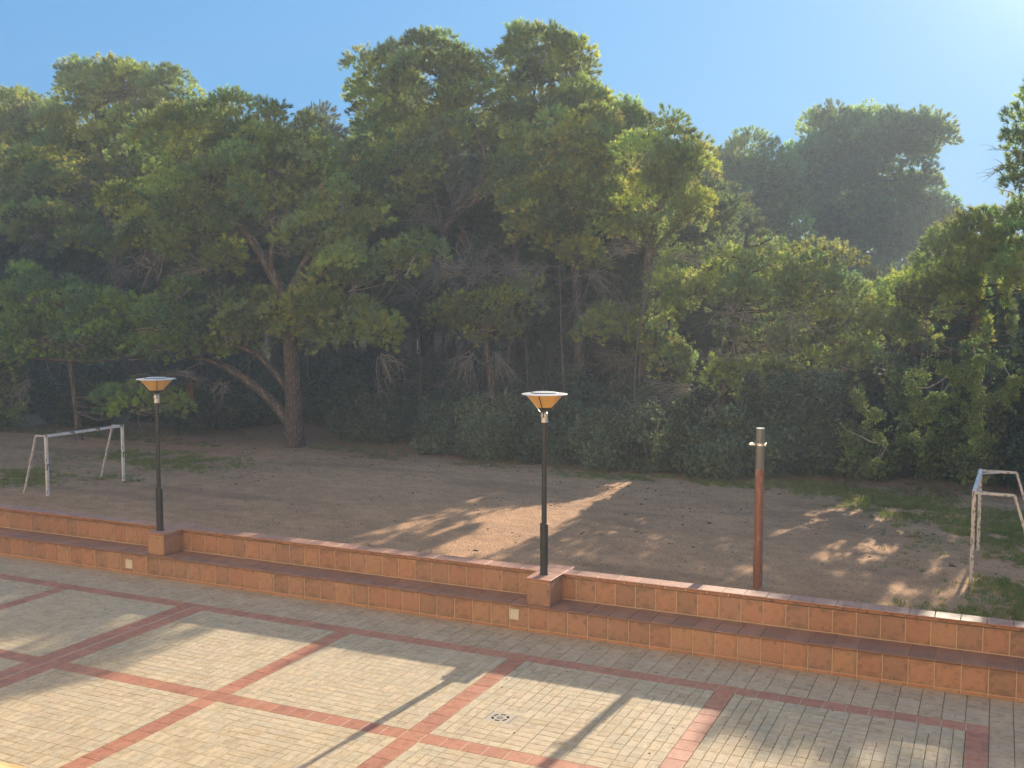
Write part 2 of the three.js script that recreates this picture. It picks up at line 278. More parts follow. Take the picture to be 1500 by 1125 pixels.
// ---------------------------------------------------------------- drain
{
  const o = thing('drain_cover', 'small square metal drain cover with a ring of slots in the pale pavers', 'drain cover', V(DRAIN.x, -0.003, DRAIN.z));
  const plateG = new THREE.Shape([[-.17, -.17], [.17, -.17], [.17, .17], [-.17, .17]].map((p) => new THREE.Vector2(...p)));
  for (let k = 0; k < 6; k++) { const h = new THREE.Path(), a0 = k * Math.PI / 3 + 0.16, a1 = (k + 1) * Math.PI / 3 - 0.16; h.absarc(0, 0, 0.128, a0, a1, false); h.absarc(0, 0, 0.09, a1, a0, true); h.closePath(); plateG.holes.push(h); }
  const metal = std({ color: lin(0.42, 0.36, 0.28), roughness: 0.7, metalness: 0.1, bumpMap: fineBump, bumpScale: 0.002 });
  part('grate', new THREE.ExtrudeGeometry(plateG, { depth: 0.008, bevelEnabled: false }).rotateX(-Math.PI / 2), metal, o);
  part('frame', mergeGeometries([[0.36, .022, 0, -.181], [0.36, .022, 0, .181], [.022, .34, -.181, 0], [.022, .34, .181, 0]].map(([w, d, x, z]) => boxGeo(w, .012, d, x, .002, z))), std({ color: lin(0.26, 0.22, 0.18), roughness: 0.8 }), o);
  part('boss', new THREE.CylinderGeometry(0.05, 0.053, 0.004, 6).translate(0, 0.0098, 0), std({ color: lin(0.2, 0.18, 0.155), roughness: 0.6 }), o);
  part('mortar', mergeGeometries([[.66, .14, 0, -.262], [.66, .14, 0, .262], [.14, .384, -.262, 0], [.14, .384, .262, 0]].map(([w, d, x, z]) => boxGeo(w, .006, d, x, .0025, z))), std({ color: lin(.44, .36, .25), roughness: .95, bumpMap: fineBump, bumpScale: .004 }), o);
  part('pit', boxGeo(0.34, 0.004, 0.34, 0, -0.006, 0), std({ color: lin(0.012, 0.011, 0.01), roughness: 1 }), o);
}

// ---------------------------------------------------------------- terrace wall with its bench
const ZB = -16.63, ZP = -17.27, HB = 0.47, HC = 0.945, TW = 0.3705, X1 = 3.5, X0 = -23.6, TX = -4.085;
const wall = thing('tiled_wall', 'long terracotta tiled bench wall with a step seat between plaza and dirt field', 'wall');
const body = part('wall_body', mergeGeometries([
  boxGeo(X1 - X0, HB - 0.012, ZB - ZP + 0.05, (X0 + X1) / 2, (HB - 0.012) / 2, (ZB + ZP) / 2 - 0.0215, 1),
  boxGeo(X1 - X0, HC - 0.028, 0.28, (X0 + X1) / 2, (HC - 0.028) / 2 - 0.06, ZP - 0.15, 1)]), M.grout, wall);
const tileTints = [[1, 1, 1], [.90, .92, .94], [1.1, 1.03, .97], [.96, .89, .86], [1.05, 1.07, 1.0], [.84, .85, .86], [1.0, .94, .9]];
function wallTile(w, h, k, tint = [1, 1, 1]) { const key = 'w' + w.toFixed(3) + h.toFixed(3) + k + tint; return geoCache[key] ??= plate(w - 0.013, h - 0.010, 0.012, 0.0015, (k * 7 + 2) % 16, tileTints[k % 7].map((q, i) => q * tint[i]), 0).rotateX(Math.PI / 2); }
function flatTile(w, d, k, tints, mul = 1, cell = 0) { const key = 'f' + w.toFixed(3) + d.toFixed(3) + k + mul + tints[0]; return geoCache[key] ??= plate(w - 0.009, d - 0.005, 0.012, 0.003, (k * 7 + 5) % 16, tints[k % tints.length].map((q) => q * mul * 1.24), 0); }
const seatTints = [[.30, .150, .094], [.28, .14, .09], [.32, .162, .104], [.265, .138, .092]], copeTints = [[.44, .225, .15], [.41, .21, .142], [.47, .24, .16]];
const R16 = () => Math.floor(rnd() * 35);
const PIERS = [[-16.33, -15.88], [-7.49, -7.04]];
const n0 = Math.ceil((X0 - TX) / TW), n1 = Math.floor((X1 - TX) / TW);
for (let i = n0; i < n1; i++) {
  const x = TX + (i + 0.5) * TW, far = project(V(x, 0.3, ZB))[0] < -60;
  if (far) continue;
  const jig = () => (rnd() - 0.5) * 0.002;
  part('face_tile', wallTile(TW, 0.388, R16()), M.tile, wall, V(x, 0.055 + 0.194, ZB + 0.0075 + jig()));
  part('base_tile', wallTile(TW, 0.053, R16(), [1.08, 1, .92]), M.tile, wall, V(x, 0.0285, ZB + 0.0075 + jig()));
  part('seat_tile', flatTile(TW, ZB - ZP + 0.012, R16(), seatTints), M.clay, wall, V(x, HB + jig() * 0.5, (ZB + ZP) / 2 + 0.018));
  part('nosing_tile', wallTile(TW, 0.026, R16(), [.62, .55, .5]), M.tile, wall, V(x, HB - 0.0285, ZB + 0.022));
  // the back of the bench, half a tile off
  const xb = TX - 0.10 + (i + 0.5) * TW;
  if (!PIERS.some(([a, b]) => xb > a + 0.1 && xb < b - 0.1)) part('back_tile', wallTile(TW, 0.388, R16()), M.tile, wall, V(xb, 0.475 + 0.194, ZP - 0.0075 + jig()));
  part('top_strip_tile', wallTile(TW, 0.045, R16(), [1.05, .98, .9]), M.tile, wall, V(xb + 0.16, 0.866 + 0.0245, ZP - 0.0075 + jig()));
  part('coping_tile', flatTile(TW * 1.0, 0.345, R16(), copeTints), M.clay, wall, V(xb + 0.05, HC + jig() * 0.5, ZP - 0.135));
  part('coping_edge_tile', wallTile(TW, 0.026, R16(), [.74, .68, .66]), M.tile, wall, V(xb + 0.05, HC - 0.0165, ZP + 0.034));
}
PIERS.forEach(([a, b], i) => {
  const w = b - a, x = (a + b) / 2, zf = ZB - 0.07, pier = part('pier', boxGeo(w - 0.02, HC - HB - 0.016, zf - ZP - 0.012, x, (HC + HB) / 2 - 0.006, (zf + ZP) / 2 - 0.004), M.grout, wall);
  pier.userData.label = i ? 'pier under the nearer lamp post' : 'pier under the farther lamp post';
  part('face_tile', wallTile(w + 0.004, 0.40, 4 + i), M.tile, pier, V(x, HB + 0.205, zf + 0.002));
  part('top_strip_tile', wallTile(w + 0.004, 0.04, 9 + i), M.tile, pier, V(x, HB + 0.428, zf + 0.002));
  for (const s of [-1, 1]) for (const k of [0, 1]) {
    const d = zf - ZP - 0.012, g = plate(d / 2 - 0.006, 0.40, 0.012, 0.002, (k * 5 + i + 6) % 16, [.9, .85, .85], 0).rotateX(Math.PI / 2).rotateY(s * Math.PI / 2);
    part('side_tile', g, M.tile, pier, V(x + s * (w / 2 + 0.002), HB + 0.205, ZP + 0.012 + d * (k + 0.5) / 2));
    part('side_tile', plate(d / 2 - 0.006, 0.04, 0.012, 0.002, (k * 5 + i + 2) % 16, [.9, .85, .85], 0).rotateX(Math.PI / 2).rotateY(s * Math.PI / 2), M.tile, pier, V(x + s * (w / 2 + 0.002), HB + 0.428, ZP + 0.012 + d * (k + 0.5) / 2));
  }
  const cz0 = zf + 0.025, czm = ZP + 0.02;
  part('coping_tile', flatTile(w + 0.04, cz0 - czm, 3 + i, copeTints, 1.02), M.clay, pier, V(x, HC + 0.004, (cz0 + czm) / 2));
  part('coping_tile', flatTile(w + 0.05, 0.22, 5 + i, copeTints, 1.02), M.clay, pier, V(x + 0.02, HC + 0.004, ZP - 0.40));
  part('coping_tile', flatTile(w + 0.04, 0.3, 8 + i, copeTints, 1.0), M.clay, pier, V(x, HC + 0.004, ZP - 0.134));
  part('coping_edge_tile', wallTile(w + 0.04, 0.026, 3), M.tile, pier, V(x, HC - 0.0125, cz0));
  part('pier_back', boxGeo(w, HC - 0.02, 0.2, x + 0.02, (HC - 0.02) / 2, ZP - 0.395), M.grout, pier);
});
// ---------------------------------------------------------------- small square wall lights in the bench front
for (const [x, y, label] of [[-16.79, 0.225, 'square beige wall light in bench front below the farther lamp post'], [-7.695, 0.285, 'square beige wall light in bench front below the nearer lamp post']]) {
  const o = thing('wall_light', label, 'wall light', V(x, y, ZB + 0.012), 'recessed lights in the bench front');
  part('frame', mergeGeometries([[.19, .018, 0, .086], [.19, .018, 0, -.086], [.018, .154, -.086, 0], [.018, .154, .086, 0]].map(([w, h, px, py]) => boxGeo(w, h, .022, px, py, .008))), M.plastic, o);
  part('diffuser', boxGeo(.154, .154, .012, 0, 0, .006), std({ color: lin(.66, .60, .47), roughness: .4 }), o);
}

// ---------------------------------------------------------------- lamp posts
function lampPost(x, z, label, turn) {
  const o = thing('lamp_post', label, 'street lamp', V(x, HC + 0.004, z), 'lamp posts on the bench wall');
  o.rotation.y = turn;
  part('sleeve', new THREE.LatheGeometry([[0, .93], [.06, .93], [.076, .922], [.076, .905], [.072, .90], [.072, .02], [.082, .012], [.082, 0], [0, 0]].reverse().map((p) => new THREE.Vector2(...p)), 28), M.blackSteel, o);
  part('bolt', new THREE.SphereGeometry(.009, 8, 6).translate(-.03, .42, .066), M.chrome, o);
  part('pole', new THREE.CylinderGeometry(.043, .047, 1.85, 24).translate(0, .93 + .91, 0), M.blackSteel, o);
  const y0 = 2.735;
  part('collar', new THREE.LatheGeometry([[.044, 0], [.06, .004], [.062, .02], [.056, .03], [.056, .10], [.064, .11], [.064, .145], [.05, .16], [.05, .19], [0, .19]].map((p) => new THREE.Vector2(p[0], p[1] + y0)), 24), M.alu, o);
  const yb = y0 + 0.20;
  part('lamp_base', new THREE.LatheGeometry([[0, 0], [.05, 0], [.11, .045], [.135, .07], [.135, .082], [0, .082]].map((p) => new THREE.Vector2(p[0], p[1] + yb)), 28), M.blackSteel, o);
  part('lamp_glass', new THREE.LatheGeometry([[.135, .075], [.335, .305], [.338, .309], [.331, .308], [.131, .079]].map((p) => new THREE.Vector2(p[0], p[1] + yb)), 40), M.amber, o);
  part('bulb', new THREE.LatheGeometry([[0, .09], [.03, .09], [.045, .14], [.045, .20], [.02, .24], [0, .245]].map((p) => new THREE.Vector2(p[0], p[1] + yb)), 16), std({ color: lin(.8, .78, .7), roughness: .3 }), o);
  const cap = part('lamp_cap', new THREE.LatheGeometry([[0, .318], [.34, .312], [.40, .306], [.412, .310], [.404, .316], [.30, .328], [.245, .332], [0, .332]].map((p) => new THREE.Vector2(p[0], p[1] + yb)), 48), M.whitePaint, o);
  part('cap_rim', new THREE.TorusGeometry(.232, .010, 8, 40).rotateX(Math.PI / 2).translate(0, yb + .333, 0), M.blackSteel, cap);
  part('cap_lid', new THREE.LatheGeometry([[.225, .333], [.225, .340], [.21, .346], [.10, .352], [0, .354]].map((p) => new THREE.Vector2(p[0], p[1] + yb)), 36), M.whitePaint, cap);
  for (let k = 0; k < 4; k++) {
    const a = k * Math.PI / 2, r = (rad, y) => V(Math.cos(a) * rad, y, Math.sin(a) * rad);
    part('arm', mergeGeometries([squareBar(r(.052, y0 + .10), r(.085, yb - .005), .018), squareBar(r(.085, yb - .008), r(.372, yb + .308), .014)]), M.blackSteel, o);
  }
  return o;
}
lampPost(-7.30, -17.03, 'nearer black lamp post with amber cone lamp, on the middle wall pier', 0.14);
lampPost(-16.2, -16.93, 'farther black lamp post with amber cone lamp, on the left wall pier', 0.80);

// ---------------------------------------------------------------- post with a clamp
{
  const o = thing('metal_post', 'thick red brown metal post with grey top and a shiny clamp behind the wall', 'post', V(-4.36, 0, -21.25));
  part('lower_pole', new THREE.CylinderGeometry(.092, .094, 2.46, 28).translate(0, 1.22, 0), M.postRed, o);
  part('upper_pole', new THREE.CylinderGeometry(.086, .086, .84, 28).translate(0, 2.85, 0), M.postGrey, o);
  part('cap', new THREE.CylinderGeometry(.084, .089, .016, 28).translate(0, 3.274, 0), M.alu, o);
  const c = part('clamp', mergeGeometries([new THREE.CylinderGeometry(.104, .104, .05, 28, 1, true).translate(0, 2.95, 0), new THREE.CylinderGeometry(.098, .098, .05, 28, 1, true).translate(0, 2.95, 0), new THREE.RingGeometry(.098, .104, 28).rotateX(-Math.PI / 2).translate(0, 2.975, 0), new THREE.RingGeometry(.098, .104, 28).rotateX(Math.PI / 2).translate(0, 2.925, 0)]), M.chrome, o);
  part('lug', boxGeo(.12, .034, .03, -.155, 2.945, .035), M.chrome, c); part('lug', boxGeo(.12, .03, .012, -.155, 2.955, -.03), M.chrome, c);
  part('lug', boxGeo(.03, .05, .05, .112, 2.95, .03), M.chrome, c);
  part('bolt', new THREE.CylinderGeometry(.011, .011, .14, 8).rotateX(Math.PI / 2).translate(-.17, 2.965, .02), M.chrome, c);
  part('bolt', new THREE.CylinderGeometry(.011, .011, .14, 8).rotateX(Math.PI / 2).translate(.112, 2.965, .02), M.chrome, c);
}

// ---------------------------------------------------------------- goals
function goal(a, b, out, h, reach, leg, matPost, matLeg, label, brace, w) {
  const o = thing('goal', label, 'goal', V(a.x, 0, a.z), 'small goals on the dirt field'), L = (p) => p.sub(V(a.x, 0, a.z));
  const ta = V(a.x, h, a.z), tb = V(b.x, h, b.z), oa = V(a.x + out * reach, h - .004, a.z), ob = V(b.x + out * reach, h - .004, b.z), la = V(a.x + out * leg, -.05, a.z), lb = V(b.x + out * leg, -.05, b.z);
  part('goal_post', squareBar(L(V(a.x, -.05, a.z)), L(V(a.x, h + w / 2, a.z)), w), matPost, o);
  part('goal_post', squareBar(L(V(b.x, -.05, b.z)), L(V(b.x, h + w / 2, b.z)), w), matPost, o);
  part('crossbar', squareBar(L(ta.clone().lerp(tb, .013)), L(tb.clone().lerp(ta, .013)), w), brace ? M.barPaint : M.flakedPaint, o);
  const i = V(out * w / 2, 0, 0);
  part('top_bar', squareBar(L(ta.clone().add(i)), L(oa.clone()), .055), matLeg, o);
  part('top_bar', squareBar(L(tb.clone().add(i)), L(ob.clone()), .055), matLeg, o);
  part('back_leg', squareBar(L(oa.clone()), L(la), .055), matLeg, o);
  part('back_leg', squareBar(L(ob.clone()), L(lb), .055), matLeg, o);
  if (brace) for (const [t, q, s] of [[ta, tb, 1], [tb, ta, -1]]) part('brace', squareBar(L(t.clone().lerp(q, .12).add(V(0, -.02, 0))), L(t.clone().add(V(out * reach * .62, -.02, 0))), .03), matLeg, o);
}
goal(V(-26.0, 0, -22.56), V(-25.96, 0, -25.55), -1, 1.80, .42, 1.02, M.flakedPaint, M.goalPink, 'flaking white metal goal frame standing left of the farther lamp post', false, .075);
goal(V(-.41, 0, -23.52), V(-.34, 0, -26.72), 1, 1.89, .76, 1.34, M.goalPink, M.goalPink, 'pale worn metal goal frame on the right, cut by the photo edge', true, .075);

// ---------------------------------------------------------------- apartment building with the balcony the picture is taken from
{
  const o = thing('apartment_building', 'cream stucco ledge of the apartment building in the bottom left corner', 'building');
  const fac = part('wall', mergeGeometries([boxGeo(64, 22, 0.4, -14, 11, 1.9), ...[3.5, 6.9, 10, 13.1, 16.2].slice(1).map((y) => boxGeo(64, 0.25, 1.0, -14, y, 1.2))]), std({ color: lin(.78, .64, .44), roughness: .95, bumpMap: fineBump, bumpScale: .01 }), o);
  for (let f = 0; f < 6; f++) for (let k = 0; k < 14; k++) { const x = -41 + k * 4.2, y = 1.3 + f * 3.1, wn = part('window', boxGeo(1.5, 1.5, .06, x, y, 1.69), std({ color: lin(.12, .08, .05), roughness: .4 }), o); part('pane', boxGeo(1.3, 1.3, .02, x, y, 1.655), std({ color: lin(.05, .06, .07), roughness: .08 }), wn); }
  const a = floorSpot(0, 1109, 4.8), g = new THREE.BoxGeometry(5.0, .5, .5, 500, 30, 50), p = g.attributes.position;
  for (let i = 0; i < p.count; i++) { const x = p.getX(i), y = p.getY(i), z = p.getZ(i), n = (fbm(x * 60 + 5, z * 60 + y * 60, 71, 3) - .5) * .010 + (fbm(x * 14, (z + y) * 14, 75, 2) - .5) * .006, r = Math.max(0, (z + .25) < .02 ? 1 : 0); p.setXYZ(i, x, y + n + ((y > .24 && z < -.23) ? -.008 : 0), z + n * .6); }
  g.computeVertexNormals();
  part('balcony_parapet', g, M.stucco, o, V(a.x + .15, 4.8 - .25, a.z + .25));
}

// ---------------------------------------------------------------- where the sun comes through
// Gaps in the canopy: stretches of ground (and a few spots in the trees) that the low sun reaches. Foliage that would stand in those rays is not grown.
const px2 = (list) => list.map(([x, y]) => { const p = floorSpot(x, y); return [p.x, p.z]; });
const LIT = [
  [...px2([[-60, 1036], [0, 1024], [60, 1013], [150, 988], [235, 958], [322, 914]]), [-12.5, -14.8], [-2.9, -14.8], ...px2([[1057, 1049], [1039, 1073], [1020, 1097], [1001, 1123], [985, 1150]]), [-4.6, -8], [-13, -7]],
  px2([[1100, 1100], [1180, 1074], [1262, 1086], [1215, 1130], [1100, 1130]]), px2([[-10, 866], [16, 869], [4, 878], [-10, 880]]), px2([[-10, 938], [60, 929], [84, 943], [20, 958], [-10, 960]]),
  px2([[445, 798], [520, 780], [618, 762], [570, 790], [500, 802]]), px2([[586, 808], [640, 778], [700, 758], [790, 732], [880, 708], [930, 699], [926, 713], [860, 748], [800, 782], [745, 818], [690, 822]]),
  px2([[378, 713], [416, 707], [400, 716]]), px2([[444, 716], [512, 698], [470, 714]]),
  px2([[515, 721], [612, 704], [560, 719]]), px2([[590, 665], [610, 654], [560, 664], [480, 672]]), px2([[1178, 728], [1230, 720], [1300, 730], [1305, 742], [1240, 745]]), px2([[1365, 758], [1420, 728], [1418, 745], [1390, 765]]),
  px2([[1195, 834], [1270, 828], [1225, 838]]), px2([[1290, 884], [1345, 858], [1400, 862], [1385, 892]]), px2([[90, 757], [140, 747], [120, 758]]), px2([[245, 752], [300, 742], [270, 757]]), px2([[330, 745], [385, 737], [350, 748]]),
];
for (const q of LIT.slice(1)) { const cx = q.reduce((a, p) => a + p[0], 0) / q.length, cz = q.reduce((a, p) => a + p[1], 0) / q.length, k = q.length > 9 ? 1.06 : cx > -8 ? 1.0 : 1.35; for (const p of q) { p[0] = cx + (p[0] - cx) * k; p[1] = cz + (p[1] - cz) * k; } }
const BIG = LIT.findIndex((q, i) => i && q.length > 9);
const BOX = LIT.map((q) => [Math.min(...q.map((p) => p[0])), Math.max(...q.map((p) => p[0])), Math.min(...q.map((p) => p[1])), Math.max(...q.map((p) => p[1]))]);
const inside = (q, x, z) => { let c = false; for (let i = 0, j = q.length - 1; i < q.length; j = i++) if ((q[i][1] > z) !== (q[j][1] > z) && x < (q[j][0] - q[i][0]) * (z - q[i][1]) / (q[j][1] - q[i][1]) + q[i][0]) c = !c; return c; };
const SHAFTS = [];   // [point, radius]
const IVIES = [
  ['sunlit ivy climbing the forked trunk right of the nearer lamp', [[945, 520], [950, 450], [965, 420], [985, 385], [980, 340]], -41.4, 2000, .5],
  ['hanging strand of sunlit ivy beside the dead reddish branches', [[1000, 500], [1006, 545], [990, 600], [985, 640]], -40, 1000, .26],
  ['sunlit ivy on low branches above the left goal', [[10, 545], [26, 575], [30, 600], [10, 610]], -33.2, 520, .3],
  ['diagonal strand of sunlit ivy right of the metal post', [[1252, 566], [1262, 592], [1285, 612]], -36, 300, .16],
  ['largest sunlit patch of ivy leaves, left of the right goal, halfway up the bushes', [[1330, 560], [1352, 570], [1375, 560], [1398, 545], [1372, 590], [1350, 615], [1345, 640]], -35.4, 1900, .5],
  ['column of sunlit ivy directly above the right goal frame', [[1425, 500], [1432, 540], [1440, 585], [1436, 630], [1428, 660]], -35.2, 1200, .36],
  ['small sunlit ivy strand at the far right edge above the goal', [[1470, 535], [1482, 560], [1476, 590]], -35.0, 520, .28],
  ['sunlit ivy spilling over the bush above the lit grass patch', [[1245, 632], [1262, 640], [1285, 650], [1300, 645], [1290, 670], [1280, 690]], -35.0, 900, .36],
];
for (const [, path, z, , w] of IVIES) { const c = new THREE.CatmullRomCurve3(path.map(([x, y]) => spot(x, y, z))); for (let q = 0; q <= 6; q++) SHAFTS.push([c.getPointAt(q / 6), w * .85 + .06]); }
function sunny(p) {
  const gx = p.x - SUN.x / SUN.y * p.y, gz = p.z - SUN.z / SUN.y * p.y;
  const wx = gx + (fbm(gx * 2.2, gz * .8, 91, 2) - .5) * .35, wz = gz + (fbm(gx * 2.2 + 30, gz * .8, 92, 2) - .5) * .6;
  for (let i = 0; i < LIT.length; i++) { const b = BOX[i]; if (wx > b[0] && wx < b[1] && wz > b[2] && wz < b[3] && inside(LIT[i], wx, wz)) { if (i === 0 || fbm(wx * 1.5 + wz * .1, wz * .34, 95, 3) > (i === BIG ? .40 : .42)) return true; } }
  for (const [q, r] of SHAFTS) { const d = p.clone().sub(q), t = d.dot(SUN); if (t > .3 && d.addScaledVector(SUN, -t).length() < r) return true; }
  return false;
}

// ---------------------------------------------------------------- foliage pieces
const blade = (P, N, a, dir, len, w) => { const s = V(rr(-1, 1), rr(-1, 1), rr(-1, 1)).cross(dir).normalize().multiplyScalar(w / 2), n = dir.clone().cross(s).normalize(), e = a.clone().addScaledVector(dir, len); for (const q of [a.clone().add(s), a.clone().sub(s), e]) { P.push(q.x, q.y, q.z); N.push(n.x, n.y, n.z); } };
const asGeo = (P, N) => { const g = new THREE.BufferGeometry(); g.setAttribute('position', new THREE.Float32BufferAttribute(P, 3)); g.setAttribute('normal', new THREE.Float32BufferAttribute(N, 3)); return g; };
const tuftGeo = (() => {             // a pine shoot: needles round a short stalk
  const P = [], N = [];
  for (let i = 0; i < 28; i++) { const t = rnd(), a = rnd() * 6.283, sp = 0.35 + 0.75 * (1 - t) + rr(-.15, .15), d = V(Math.cos(a) * Math.sin(sp), Math.cos(sp), Math.sin(a) * Math.sin(sp)).normalize(); blade(P, N, V(0, t * .13, 0), d, rr(.11, .18), .023); }
  return asGeo(P, N);
})();
const farTuftGeo = (() => { const P = [], N = []; for (let i = 0; i < 22; i++) { const t = rnd(), a = rnd() * 6.283, sp = 0.3 + 0.9 * (1 - t), d = V(Math.cos(a) * Math.sin(sp), Math.cos(sp), Math.sin(a) * Math.sin(sp)); blade(P, N, V(0, t * .13, 0), d, rr(.11, .17), .026); } return asGeo(P, N); })();
const leavesGeo = (() => {           // a sprig of broad leaves
  const P = [], N = [];
  for (let i = 0; i < 11; i++) {
    const c = V(gauss() * .14, gauss() * .12, gauss() * .14), d = V(rr(-1, 1), rr(-.4, .8), rr(-1, 1)).normalize(), s = d.clone().cross(V(rr(-.5, .5), 1, rr(-.5, .5))).normalize(), L = rr(.075, .13), w = L * .42, n = s.clone().cross(d).normalize(), b = n.clone().multiplyScalar(L * .12);
    const q = [c.clone(), c.clone().addScaledVector(d, L * .45).addScaledVector(s, w).add(b), c.clone().addScaledVector(d, L), c.clone().addScaledVector(d, L * .45).addScaledVector(s, -w).add(b)];
    for (const k of [0, 1, 2, 0, 2, 3]) { P.push(q[k].x, q[k].y, q[k].z); N.push(n.x, n.y, n.z); }
  }
  return asGeo(P, N);
})();
const UPQ = V(0, 1, 0), tmpQ = new THREE.Quaternion(), tmpQ2 = new THREE.Quaternion(), tmpM = new THREE.Matrix4(), tmpS = V(1, 1, 1);
class Leaves {
  constructor() { this.m = []; this.c = []; this.n = 0; }
  add(p, dir, s, col, anyway) { if (!anyway && sunny(p)) return; tmpQ.setFromUnitVectors(UPQ, dir).multiply(tmpQ2.setFromAxisAngle(UPQ, rnd() * 6.283)); tmpM.compose(p, tmpQ, tmpS.set(s, s, s)); for (const e of tmpM.elements) this.m.push(e); this.c.push(...col); this.n++; }
  build(name, geo, mat, parent, origin, kind) {
    const im = shade(new THREE.InstancedMesh(geo, mat, this.n)); im.instanceMatrix.array.set(this.m);
    if (origin) for (let i = 0; i < this.n; i++) { im.instanceMatrix.array[i * 16 + 12] -= origin.x; im.instanceMatrix.array[i * 16 + 13] -= origin.y; im.instanceMatrix.array[i * 16 + 14] -= origin.z; }
    im.instanceColor = new THREE.InstancedBufferAttribute(new Float32Array(this.c), 3);
    im.name = name; if (kind) im.userData.kind = kind; parent.add(im); return im;
  }
}
const ball = () => { const z = rr(-1, 1), a = rnd() * 6.283, r = Math.sqrt(1 - z * z); return V(r * Math.cos(a), z, r * Math.sin(a)); };
const PINE = [[.430, .515, .130], [.340, .450, .135], [.540, .575, .115], [.270, .385, .155], [.475, .480, .140], [.360, .430, .170]];
// fill a lobe (an ellipsoid) with flat sprays of foliage; returns the sprays' centres
function fillLobe(leaves, c, R, o) {
  const area = (R.x * R.y + R.y * R.z + R.x * R.z) * 4.19, n = Math.max(3, Math.round(area / (o.pad * o.pad * 2.1) * o.cover)), pads = [];
  for (let i = 0; i < n; i++) {
    const d = ball(), f = rnd() < .18 ? rr(.3, .75) : rr(.72, 1.08); d.y = d.y * .9 + .08;
    const pc = V(c.x + d.x * R.x * f, c.y + d.y * R.y * f, c.z + d.z * R.z * f), a = o.pad * rr(.6, 1.35), col = PINE[Math.floor(rnd() * PINE.length)], br = rnd() < .06 ? rr(.35, .5) : rr(.62, 1.35);
    const nrm = d.clone().multiplyScalar(.6).add(V(gauss() * .3, .95, gauss() * .3)).normalize(), e1 = nrm.clone().cross(V(rr(-1, 1), .1, rr(-1, 1))).normalize(), e2 = nrm.clone().cross(e1);
    pads.push(pc);
    const m = Math.round(o.dense * a * a), st = rr(.75, 1.35);
    for (let k = 0; k < m; k++) {
      const cz = 1 - rnd() * 1.25, th = rnd() * 6.283, sr = Math.sqrt(Math.max(0, 1 - cz * cz)), f2 = rnd() < .72 ? rr(.72, 1.05) : rr(.2, .75), u = Math.cos(th) * sr, v = Math.sin(th) * sr, h = cz * .62 * f2 * a;
      const p = pc.clone().addScaledVector(e1, u * a * st * f2).addScaledVector(e2, v * a / st * f2).addScaledVector(nrm, h - .2 * a);
      const dir = nrm.clone().multiplyScalar(.35 + cz * .8).addScaledVector(e1, u * .9).addScaledVector(e2, v * .9).add(V(gauss() * .3, gauss() * .3 + .12, gauss() * .3)).normalize();
      const q = br * rr(.8, 1.2), old = cz < .25 && rnd() < .3 ? 1 : 0;
      leaves.add(p, dir, o.size * rr(.8, 1.25), [(col[0] + old * .06) * q * o.tint[0], (col[1] + old * .005) * q * o.tint[1], col[2] * q * o.tint[2]]);
    }
  }
  return pads;
}
const bend = (a, b, sag = .12) => { const d = a.distanceTo(b), m = a.clone().lerp(b, .5).add(V(gauss() * d * .08, -d * sag * .4 + gauss() * d * .05, gauss() * d * .08)), q = a.clone().lerp(b, .8).add(V(gauss() * d * .05, gauss() * d * .04, gauss() * d * .05)); return [a, m, q, b]; };
// thin bare twigs fanning out from a point
function spray(list, c, n, len, dir, droop = .5) {
  for (let i = 0; i < n; i++) {
    const d = dir.clone().add(V(gauss() * 1.0, gauss() * .65, gauss() * .8)).normalize(), L = len * rr(.35, 1.2), e = c.clone().addScaledVector(d, L).add(V(0, -droop * L * rr(.0, .8), 0)); if (sunny(c.clone().lerp(e, .6))) continue;
    const st = c.clone().add(V(gauss() * .25, gauss() * .2, gauss() * .25)), mid = st.clone().lerp(e, rr(.4, .6)).add(V(gauss() * .16 * L, (gauss() * .12 + .08) * L, gauss() * .12 * L)), pts = [st, mid, e], r = rr(.012, .024);
    list.push(tube(pts, [r, r * .75, r * .3], 5, 3, 0));
    for (let k = 0; k < 5; k++) { const t = rr(.25, 1), q = t < .5 ? st.clone().lerp(mid, t * 2) : mid.clone().lerp(e, t * 2 - 1), f = q.clone().addScaledVector(d, rr(.05, .3) * L).add(V(gauss() * .32, gauss() * .25 - .1 * droop, gauss() * .3).multiplyScalar(L)); list.push(tube([q, q.clone().lerp(f, .5).add(V(gauss() * .06 * L, .05 * L, 0)), f], [r * .55, r * .4, r * .25], 3, 3, 0)); }
  }
}
const P3 = (z) => ([x, y, dz = 0]) => spot(x, y, z + dz);
const Z = (q) => project(q)[2] / FOCAL;
